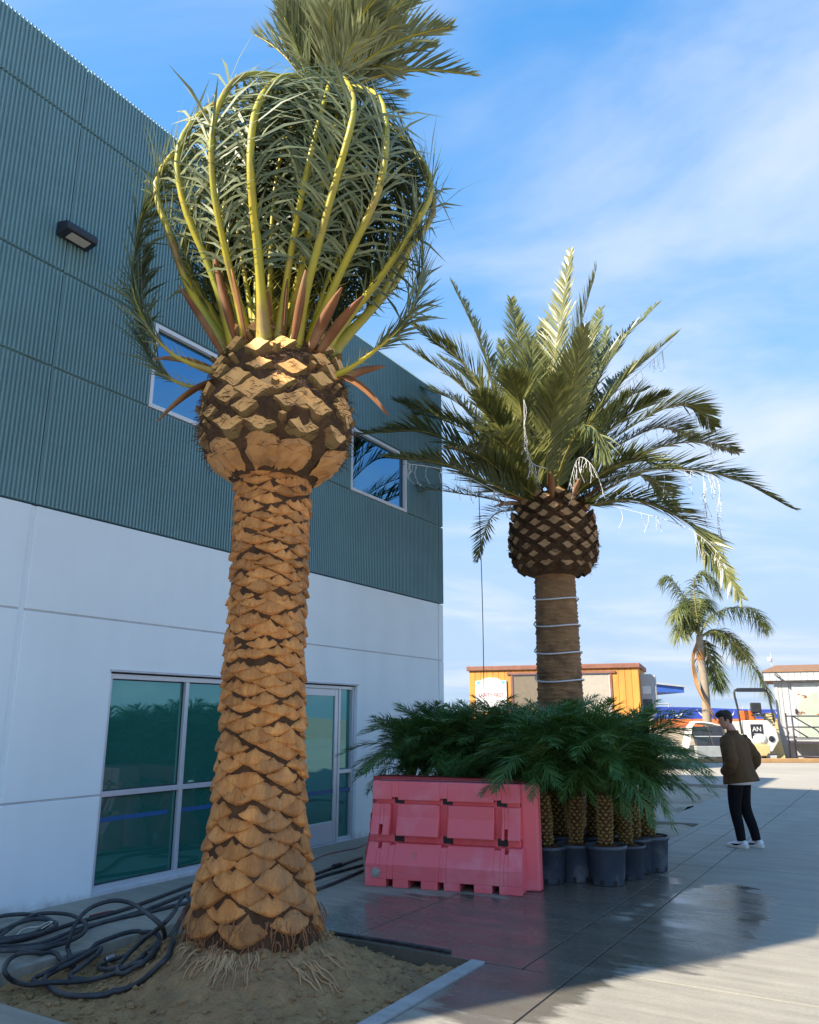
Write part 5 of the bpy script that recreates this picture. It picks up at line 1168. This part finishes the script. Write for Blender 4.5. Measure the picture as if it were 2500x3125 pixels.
# ------------------------------------------------------------------ white shed on the right
M['shed'] = mat('weathered_white_siding', (.42, .43, .43), (.34, .35, .35), 2.2, .8, .3, 24, c3=(.45, .45, .44), s3=1.1, stretch=(1, 1, .2), objvar=.05, bdist=.006)
M['shingle'] = mat('brown_shingle', (.28, .155, .085), (.22, .12, .065), 5, .9, .6, 16, bdist=.02)
M['door_green'] = mat('pale_green_door', (.30, .345, .27), (.34, .375, .31), 1.2, .6, c3=(.60, .64, .62), s3=.9)
M['rust'] = mat('rust', (.30, .10, .04), (.22, .07, .03), 20, .9)
M['pipe'] = mat('dark_pipe', (.035, .03, .045), (.055, .045, .06), 12, .5, metal=.3)
M['ply'] = mat('plywood', (.62, .47, .22), (.55, .41, .19), 2.5, .8, c3=(.42, .29, .11), s3=.9, objvar=.0)
M['timber'] = mat('tan_timber', (.40, .235, .10), (.34, .20, .09), 3, .85, .4, 16)
SY = 34.6
shed0 = np.array([atY(2391, 2315, SY)[0], SY, 0]); SR = math.radians(-25)
sdx = np.array([math.cos(SR), math.sin(SR), 0]); sdy = np.array([-math.sin(SR), math.cos(SR), 0])
def sf(px, py, off=0.0):                   # survey pixel -> shed front plane (x, z)
    r = ray(px, py); o = np.array([0, 0, CAM_H]); k = ((shed0+sdy*off-o)@sdy)/(r@sdy); p = o+r*k; return float((p-shed0)@sdx), float(p[2])
shed = thing('white_shed', 'weathered white board shed with brown shingle roof at the right edge', 'shed', shed0, SR)
Ls = 7.5; zw = sf(2363, 2079)[1]
b = MB(); b.box(.03, Ls, .03, 4, 0, zw); b.build('body', M['shed'], shed)
dx0, dx1 = sf(2425, 2110)[0], sf(2497, 2110)[0]; dz1 = sf(2430, 2091)[1]; dk = sf(2440, 2256)[1]
npl = 30; pw = Ls/npl
for i in range(npl):
    x0, x1 = i*pw+.008, (i+1)*pw-.008; b = MB()
    if x1 > dx0-.1 and x0 < dx1+.1: b.box(x0, x1, 0, .03, dz1+.12, zw); c_ = MB(); c_.box(x0, x1, 0, .03, 0, dk-.05); c_.build('board', M['shed'], shed)
    else: b.box(x0, x1, 0, .03, 1.0, zw); c_ = MB(); c_.box(x0, x1, 0, .03, 0, .92); c_.build('board', M['shed'], shed)
    b.build('board', M['shed'], shed)
b = MB(); b.box(-.02, dx0-.1, -.03, .03, .92, 1.0); b.build('trim_rail', M['shed'], shed)
b = MB(); b.box(-.05, .09, -.02, .05, 0, zw); b.build('corner_board', M['shed'], shed)
dr = MB(); dr.box(dx0, dx1, -.01, .03, dk, dz1); d_ = dr.build('door', M['door_green'], shed)
b = MB(); b.box(dx0-.1, dx0, -.03, .03, dk-.05, dz1+.1); b.box(dx1, dx1+.1, -.03, .03, dk-.05, dz1+.1); b.box(dx0, dx1, -.03, .03, dz1, dz1+.1); b.build('door_frame', M['shed'], shed)
b = MB(); b.box(dx0-.06, dx0+.02, -.06, -.03, dk+1.02, dk+1.22); b.build('door_lock', M['navy'], d_)
rs5 = np.random.default_rng(2)
for cx_, cz_, s_ in ((.38, 1.72, .10), (.20, 1.05, .08), (.95, 1.0, .09)):
    b = MB()
    for k in range(9):
        x = dx0+cx_+rs5.normal(0, s_); z_ = dk+cz_+rs5.normal(0, s_*.5); w_ = rs5.uniform(.02, .06); b.add([(x-w_, -.013, z_), (x, -.013, z_-w_*.6), (x+w_*1.3, -.013, z_+w_*.4), (x, -.013, z_+w_*.7)], [(0, 1, 2, 3)])
    struct(b.build('rust_patch', M['rust'], d_, fix=False), 'stuff')
fy = -.32; fz0, fz1 = sf(2330, 2078, fy)[1], sf(2330, 2052, fy)[1]; fx = sf(2330, 2060, fy)[0]
for i in range(34):
    b = MB(); b.box(fx+i*.24+.006, fx+(i+1)*.24-.006, fy, fy+.03, fz0, fz1); b.build('fascia_board', M['shed'], shed)
b = MB(); b.box(fx, Ls+.5, fy+.03, 4.2, fz0+.01, fz0+.06); b.build('soffit', M['brown_trim'], shed)
b = MB(); rx0 = fx-.05; zr = sf(2350, 2031, 1.7)[1]
b.add([(rx0, fy-.05, fz1), (Ls+.6, fy-.05, fz1), (Ls+.6, 1.7, zr), (rx0+.55, 1.7, zr), (rx0, 4.3, fz1), (Ls+.6, 4.3, fz1), (rx0, fy-.05, fz1+.05), (Ls+.6, fy-.05, fz1+.05)], [(6, 7, 2, 3), (0, 1, 7, 6), (0, 6, 3), (0, 3, 4), (4, 3, 2, 5)]); b.build('roof', M['shingle'], shed)
# camera on the fascia, aerial on the roof
cc = thing('security_camera', 'small dark security camera under the eave of the white shed', 'camera', shed0+sdx*sf(2372, 2060, fy)[0]+sdy*fy+np.array([0, 0, fz1-.12]), SR)
b = MB(); b.tube([(0, -.02, .03), (0, -.12, .03), (0, -.14, 0)], .02, 8); b.build('bracket', M['navy'], cc)
b = MB(); b.tube([(-.08, -.12, .05), (.10, -.2, -.10)], .05, 10); b.build('housing', M['navy'], cc)
an = thing('aerial', 'thin mast with a small white box on the white shed roof', 'aerial', shed0+sdx*sf(2357, 2025, 1.7)[0]+sdy*1.7+np.array([0, 0, zr-.03]))
b = MB(); b.tube([(0, 0, 0), (0, 0, .62)], .022, 6); b.tube([(-.05, 0, 0), (-.05, 0, .45)], .012, 6); b.build('mast', M['ac'], an)
b = MB(); b.box(-.18, -.06, -.05, .05, .22, .38); b.build('antenna_box', M['sign'], an, bevel=.01)
# porch: deck, railing
dkx0 = sf(2407, 2258, -1.25)[0]
po = thing('porch', 'metal porch with pipe railing before the pale green shed door', 'porch', shed0, SR)
b = MB(); b.box(dkx0, dkx0+3.6, -1.25, -.035, dk-.14, dk-.05); b.build('deck', M['pipe'], po)
b = MB(); b.box(dkx0+.25, dkx0+3.6, -1.2, -.05, dk-.05, dk+.02); b.build('tread', M['shed'], po)
for x, y in ((dkx0, -1.25), (dkx0+.22, -1.25), (dkx0+2.2, -1.25)):
    b = MB(); b.tube([(x, y, 0), (x, y, dk+1.05 if x < dkx0+.1 else dk+.95)], .032, 8); b.build('post', M['pipe'], po, smooth=True)
for z_ in (dk+.08, dk+.5, dk+.93):
    b = MB(); b.tube(smoothcurve([(dkx0, -1.25, z_), (dkx0+1.0, -1.25, z_), (dkx0+2.2, -1.25, z_)], 8), .026, 8); b.build('rail', M['pipe'], po, smooth=True)
b = MB(); b.tube(smoothcurve([(dkx0+.22, -1.22, dk+.95), (dkx0+.7, -1.22, dk+.62), (dkx0+1.1, -1.22, dk+.35), (dkx0+1.2, -1.22, dk+.05)], 14), .026, 8); b.build('brace', M['pipe'], po, smooth=True)
b = MB(); b.tube([(dkx0+.22, -1.22, dk+.45), (dkx0+.75, -1.22, dk+.08)], .026, 8); b.build('brace', M['pipe'], po, smooth=True)
b = MB(); b.tube([(dkx0+.1, -1.25, .16), (dkx0+3.4, -1.25, .16)], .035, 8); b.build('rail', M['pipe'], po, smooth=True)
b = MB(); x0, x1 = atY(2352, 2300, SY-.4)[0], atY(2390, 2300, SY-.4)[0]; zz1 = atY(2370, 2176, SY-.2)[2]
b.add([(x0, SY-.6, 0), (x1, SY-.6, 0), (x1, SY-.56, 0), (x0, SY-.56, 0), (x0-.02, SY-.12, zz1), (x1-.02, SY-.12, zz1), (x1-.02, SY-.08, zz1), (x0-.02, SY-.08, zz1)], [(0, 1, 5, 4), (2, 3, 7, 6), (0, 4, 7, 3), (1, 2, 6, 5), (4, 5, 6, 7), (0, 3, 2, 1)])
tag(b.build('plywood_sheet', M['ply']), 'yellow plywood sheet leaning upright against the corner of the white shed', 'plywood')
b = MB(); b.box(8.0, 30, SY-2.9, SY-2.65, 0, .15); tag(b.build('timber_kerb', M['timber'], bevel=.02), 'long tan timber laid on the ground before the white shed', 'timber')

# ------------------------------------------------------------------ machines in the yard
M['tarp'] = mat('white_tarp', (.70, .68, .62), (.60, .57, .50), 3, .7, .6, 8, bdist=.05)
M['mach'] = mat('white_machine', (.68, .68, .64), (.60, .60, .56), 4, .45)
M['blackp'] = mat('black_plastic', (.02, .022, .026), (.035, .037, .04), 5, .4)
M['mach_orange'] = mat('machine_orange', (.62, .16, .03), None, 5, .5)
M['grey_bin'] = mat('grey_bin', (.40, .42, .40), (.33, .35, .34), 5, .6)
yb = 33.0
cx_ = atY(2165, 2290, yb)[0]
bn = thing('covered_bin', 'grey plastic bin with two black racks under a white tarp left of the person', 'bin', (cx_, yb, 0))
b = MB(); b.box(-.62, .62, -.4, .5, .16, .58, taper=1.08); b.build('bin', M['grey_bin'], bn, bevel=.02)
for x in (-.5, 0, .5):
    b = MB(); b.box(x-.1, x+.1, -.36, .45, 0, .17); b.build('foot', M['grey_bin'], bn)
for x0, x1 in ((-.66, -.06), (-.02, .56)):
    b = MB(); b.add([(x0+.04, -.43, .60), (x1, -.43, .60), (x1-.05, -.12, 1.32), (x0, -.12, 1.32), (x0+.04, -.25, .60), (x1, -.25, .60), (x1-.05, .1, 1.32), (x0, .1, 1.32)], [(0, 1, 2, 3), (4, 7, 6, 5), (0, 4, 5, 1), (1, 5, 6, 2), (2, 6, 7, 3), (3, 7, 4, 0)]); rk = b.build('rack', M['blackp'], bn, bevel=.01)
    b = MB(); b.add([(x0, -.295, .93), (x1, -.295, .93), (x1, -.28, .96), (x0, -.28, .96)], [(0, 1, 2, 3)]); b.build('rack_bar', M['grey_bin'], rk, fix=False)
P_ = []
for i in range(15):
    t = i/14; x = -.95+2.0*t; row_ = []
    for k in range(9):
        q = k/8; top = 1.42+.10*math.sin(t*5)+.05*mnoise.noise(Vector((t*6, q*5, 1))); edge = max(0, abs(t-.47)*2-.62)/.38
        z_ = max(.30, top-1.1*min(1, edge)**.9); row_.append((x+.05*mnoise.noise(Vector((t*5, q*4, 3))), -.16+.75*q+(-.22*edge if q < .2 else 0), z_-.35*max(0, q-.7)-.04*(q < .1)))
    P_.append(row_)
b = MB(); b.grid(P_); b.build('tarp', M['tarp'], bn, smooth=True, fix=False)
# ride-on roller with roll bar
xm = atY(2325, 2300, 34.2)[0]
rm = thing('ride_on_machine', 'white ride on machine with black roll bar behind the person', 'machine', (xm, 34.2, 0))
b = MB(); poly = [(-.55, .35), (.30, .30), (.62, .75), (.55, 1.20), (.25, 1.55), (-.55, 1.55)]
b.prism(poly, -.4, .5, 'y'); b.build('hood', M['mach'], rm, bevel=.04)
b = MB(); b.box(-.52, -.02, -.42, -.395, .85, 1.40); gp = b.build('grille_panel', M['navy'], rm); text(gp, 'AN', .26, (-.27, -.424, 1.2), M['mach'])
for z_ in (.93, 1.0):
    b = MB(); b.box(-.40, -.10, -.427, -.421, z_, z_+.03); b.build('stripe', M['mach'], gp)
b = MB(); b.lathe([(0, 0), (.12, 0), (.12, .03), (.06, .05), (0, .05)], 18); o = b.build('round_badge', M['navy'], rm); o.rotation_euler = (math.pi/2, 0, 0); o.location = (.30, -.4, .82)
for x in (-.5, .55):
    b = MB(); b.tube([(x, .75, .2), (x, .35, .2)], .28, 18); b.build('wheel', M['blackp'], rm)
b = MB(); b.tube(smoothcurve([(-.62, .25, 1.0), (-.72, .2, 2.0), (-.82, .15, 2.62), (-.70, .15, 2.80), (0, .15, 2.84), (.46, .15, 2.80), (.60, .15, 2.60), (.72, .2, 1.8), (.86, .25, .35)], 50), .045, 8); b.build('roll_bar', M['blackp'], rm, smooth=True)
b = MB(); b.box(-.66, .46, .05, .35, 2.72, 2.88); b.build('canopy', M['navy'], rm, bevel=.03)
b = MB(); b.box(-.12, .34, .3, .42, 1.85, 2.28); b.box(-.12, .34, -.05, .4, 1.70, 1.82); b.build('seat', M['blackp'], rm, bevel=.05)
b = MB(); pts = [(.28+.30*math.cos(q), -.1+.16*math.sin(q), 1.76+.07*math.sin(q)) for q in np.linspace(0, 2*math.pi, 25)]; b.tube(pts, .02, 6, cap=False); b.tube([(.28, -.1, 1.76), (.25, .0, 1.5)], .025, 6); b.build('steering_wheel', M['blackp'], rm, smooth=True)
b = MB(); b.box(-.55, .1, .45, .62, 1.5, 1.95); b.build('rear_guard', M['mach_orange'], rm, bevel=.03)
x2 = atY(2280, 2250, 35)[0]
b = MB(); b.box(-.55, .55, -.35, .35, .2, 1.5, taper=.97); gm_ = b.build('white_cabinet', M['mach'], bevel=.04); gm_.location = (x2, 35.4, 0); tag(gm_, 'white metal cabinet half hidden behind the person', 'cabinet')
x3 = atY(2322, 2300, 33.2)[0]
ct = thing('hand_cart', 'small cream cart with a tan bag beside the ride on machine', 'cart', (x3, 33.2, 0))
b = MB(); b.box(-.28, .30, -.25, .25, .18, .62); b.build('tub', M['ply'], ct, bevel=.03)
for x in (-.22, .24):
    b = MB(); b.tube([(x, -.2, .08), (x, -.14, .08)], .08, 12); b.build('caster', M['ac'], ct)
b = MB(); b.rings([[(.05+r_*math.cos(q), r_*.8*math.sin(q), z_) for q in np.linspace(0, 2*math.pi, 13)[:-1]] for z_, r_ in ((.60, .22), (.75, .30), (.92, .27), (1.02, .12))]); b.build('bag', M['tarp'], ct, smooth=True)
x4 = atY(2356, 2310, 32.2)[0]
fl_ = thing('flood_light', 'dark blue portable flood light lying on the ground by the plywood', 'flood light', (x4, 32.2, 0), .2)
b = MB(); b.add([(-.22, -.1, .02), (.16, -.1, .02), (.26, -.02, .30), (-.10, -.02, .30), (-.22, .12, .02), (.16, .12, .02), (.26, .10, .32), (-.10, .10, .32)], [(0, 1, 2, 3), (4, 7, 6, 5), (0, 4, 5, 1), (1, 5, 6, 2), (2, 6, 7, 3), (3, 7, 4, 0)]); b.build('housing', M['blackp'], fl_, bevel=.02)
b = MB(); b.add([(-.16, -.094, .06), (.13, -.094, .06), (.20, -.037, .25), (-.09, -.037, .25)], [(0, 1, 2, 3)]); o = b.build('lens', M['lens'], fl_, fix=False); o.location = (0, -.012, 0)

# ------------------------------------------------------------------ bank, banner fence, far field
M['banner'] = mat('blue_banner', (.035, .075, .42), (.03, .065, .38), 1.2, .6)
M['banner_o'] = mat('orange_mesh', (.70, .20, .06), (.62, .17, .05), 1.5, .7)
M['bank'] = mat('tan_bank', (.36, .27, .165), (.29, .215, .13), .5, .95, .6, 3, c3=(.42, .33, .21), s3=.8, bdist=.1)
FY = 62.0; fz = lambda y: atY(2200, y, FY)[2]
b = MB(); P_ = []
for i in range(70):
    x = -30+i*1.3; P_.append([(x, 44+k*2.2+.8*mnoise.noise(Vector((x*.2, k, 0))), (-.02 if k == 0 else (fz(2221))*min(1, (k/7)**1.2)+.10*mnoise.noise(Vector((x*.5, k*.9, 5))))) for k in range(9)])
b.grid(P_); struct(b.build('dirt_bank', M['bank'], smooth=True, fix=False))
fn = thing('banner_fence', 'long blue and orange banner fence along the top of the dirt bank', 'fence', (0, FY, 0))
x0 = atY(1960, 2180, FY)[0]; nb = 10; bwid = 3.9
for i in range(nb):
    a, c = x0-4+i*bwid, x0-4+(i+1)*bwid-.03; s0_, s1_ = .12*math.sin(i*1.3), .12*math.sin((i+1)*1.3)
    b = MB(); b.add([(a, .0, fz(2194)), (c, .0, fz(2194)), (c, .0, fz(2161)+s1_), (a, 0, fz(2161)+s0_), (a, .03, fz(2194)), (c, .03, fz(2194)), (c, .03, fz(2161)+s1_), (a, .03, fz(2161)+s0_)], [(0, 1, 2, 3), (4, 7, 6, 5), (0, 3, 7, 4), (1, 5, 6, 2), (3, 2, 6, 7), (0, 4, 5, 1)]); bp_ = b.build('banner', M['banner'], fn)
    b = MB(); b.box(a, c, -.01, .02, fz(2222), fz(2194)-.004); b.build('orange_mesh', M['banner_o'], fn)
    # white horn-shaped print
    for k, off in enumerate((.9, 2.8)):
        m_ = (a+off); zc = fz(2185); b = MB(); cv = [(-.42, .52), (-.30, .20), (-.10, 0), (.12, -.02), (.34, .20), (.42, .50)]
        if k == 0: cv = [(-.55, .55), (-.35, .22), (-.08, .02)]+[(.12, .05), (.30, .25), (.42, .40)]
        cvs = smoothcurve(cv, 16); v = []
        for j, (x, z_) in enumerate(cvs):
            w_ = .085*math.sin(math.pi*(j+.4)/16); v += [(m_+x, -.006, zc+z_-w_), (m_+x, -.006, zc+z_+w_)]
        b.add(v, [(2*j, 2*j+1, 2*j+3, 2*j+2) for j in range(15)]); b.build('printed_mark', M['sign'], bp_, fix=False)
    b = MB(); b.prism([(a+1.9+.16*math.cos(q), fz(2183)+.07*math.sin(q)) for q in np.linspace(0, 2*math.pi, 13)[:-1]], -.008, -.004, 'y'); b.build('printed_mark', M['sign'], bp_)
    b = MB(); b.tube([(a, .06, fz(2222)), (a, .06, fz(2159)+.1)], .03, 6); b.build('post', M['ac'], fn)
for px, py, lab in ((2041, 2148, 'thin pole with a lamp arm beyond the banner fence, near the orange trailer'), (2247, 2133, 'thin pale pole beyond the banner fence, above the person')):
    b = MB(); p = atY(px, py, FY+4); b.tube([(p[0], FY+4, .2), (p[0], FY+4, p[2])], .05, 6)
    if px < 2100: b.tube([(p[0], FY+4, p[2]), (p[0]-1.0, FY+4, p[2]-.02)], .06, 6)
    tag(b.build('pole', M['ac']), lab, 'pole', 'poles beyond the fence')

# ------------------------------------------------------------------ far feather palm
M['greytrunk'] = mat('grey_trunk', (.33, .27, .20), (.26, .21, .155), 2, .9, .5, 12, stretch=(1, 1, 3), bdist=.03)
QY = 42.0; Zq = lambda x, y: (1980+.2435*x, 1720+.2435*y)
q0 = atY(*Zq(735, 1990), QY); Q0 = np.array([q0[0], QY, 0])
def pq(x, y, d=0.0): return atY(*Zq(x, y), QY+d)-Q0
qp = thing('feather_palm', 'slim grey trunked feather palm with drooping fronds in the far yard', 'palm tree', Q0)
sp = smoothcurve([(0, 0, -.1), pq(735, 1990), pq(700, 1500), pq(655, 1200), pq(640, 1000), pq(635, 900)], 24)
b = MB(); b.tube(sp, np.interp(np.linspace(0, 1, 24), [0, .4, .8, 1], [.24, .21, .19, .15]), 14); b.build('trunk', M['greytrunk'], qp, smooth=True)
rq = np.random.default_rng(8)
def upq(p, T): return np.array([0, 0, 1.])
for tip, via, d, vv in (((165, 210), [(560, 600), (400, 350), (260, 170)], .5, .4), ((900, 400), [(590, 560), (570, 260), (650, 110), (800, 190)], -.6, .6), ((330, 690), [(560, 760), (460, 600), (370, 570)], -1.0, .8), ((1485, 830), [(760, 680), (1000, 560), (1260, 560), (1400, 680)], .4, .5),
        ((1545, 1720), [(860, 860), (1100, 1030), (1300, 1270), (1430, 1470)], -.3, .7), ((895, 1560), [(700, 1000), (760, 1180), (830, 1370)], .8, .3), ((1250, 1180), [(800, 830), (980, 870), (1130, 1000)], 1.2, .3), ((420, 560), [(590, 700), (520, 520), (470, 480)], 1.2, .3), ((720, 560), [(630, 700), (650, 480), (690, 470)], 1.0, .3), ((400, 900), [(560, 800), (470, 700), (400, 770)], -.4, .9)):
    s_ = smoothcurve([pq(638, 920)]+[pq(*v, d*(.3+.2*j)) for j, v in enumerate(via)]+[pq(*tip, d)], 40)
    frond_part(qp, s_, .05, .012, M['petiole2'], M['leaf4'], upq, rq, pairs=130, s0=.14, s1=.995, length=1.05, ang0=1.15, ang1=.7, lift=.05, droop=.75, width=.05, jitter=.3, val=vv, segs=3)
for k in range(7):
    s_ = smoothcurve([pq(600+k*3, 1000), pq(540+k*4, 1180+k*5), pq(560+k*8, 1420), pq(640+k*7, 1640+k*6, -.1*k), pq(840+rq.normal(0, 18), 1990-k*14, -.1*k)], 22)
    b = MB(); b.tube(s_, np.linspace(.045, .015, 22), 6); b.build('dead_stalk', M['root_brown'] if k % 2 else M['timber'], qp, smooth=True)
b = MB(); b.rings([[(pq(545, 0)[0]+r_*math.cos(q), r_*math.sin(q), pq(545, y)[2]) for q in np.linspace(0, 2*math.pi, 11)[:-1]] for y, r_ in ((1040, .08), (1100, .20), (1200, .22), (1280, .12))]); b.build('fruit_cluster', M['leaf_dead'], qp, smooth=True)
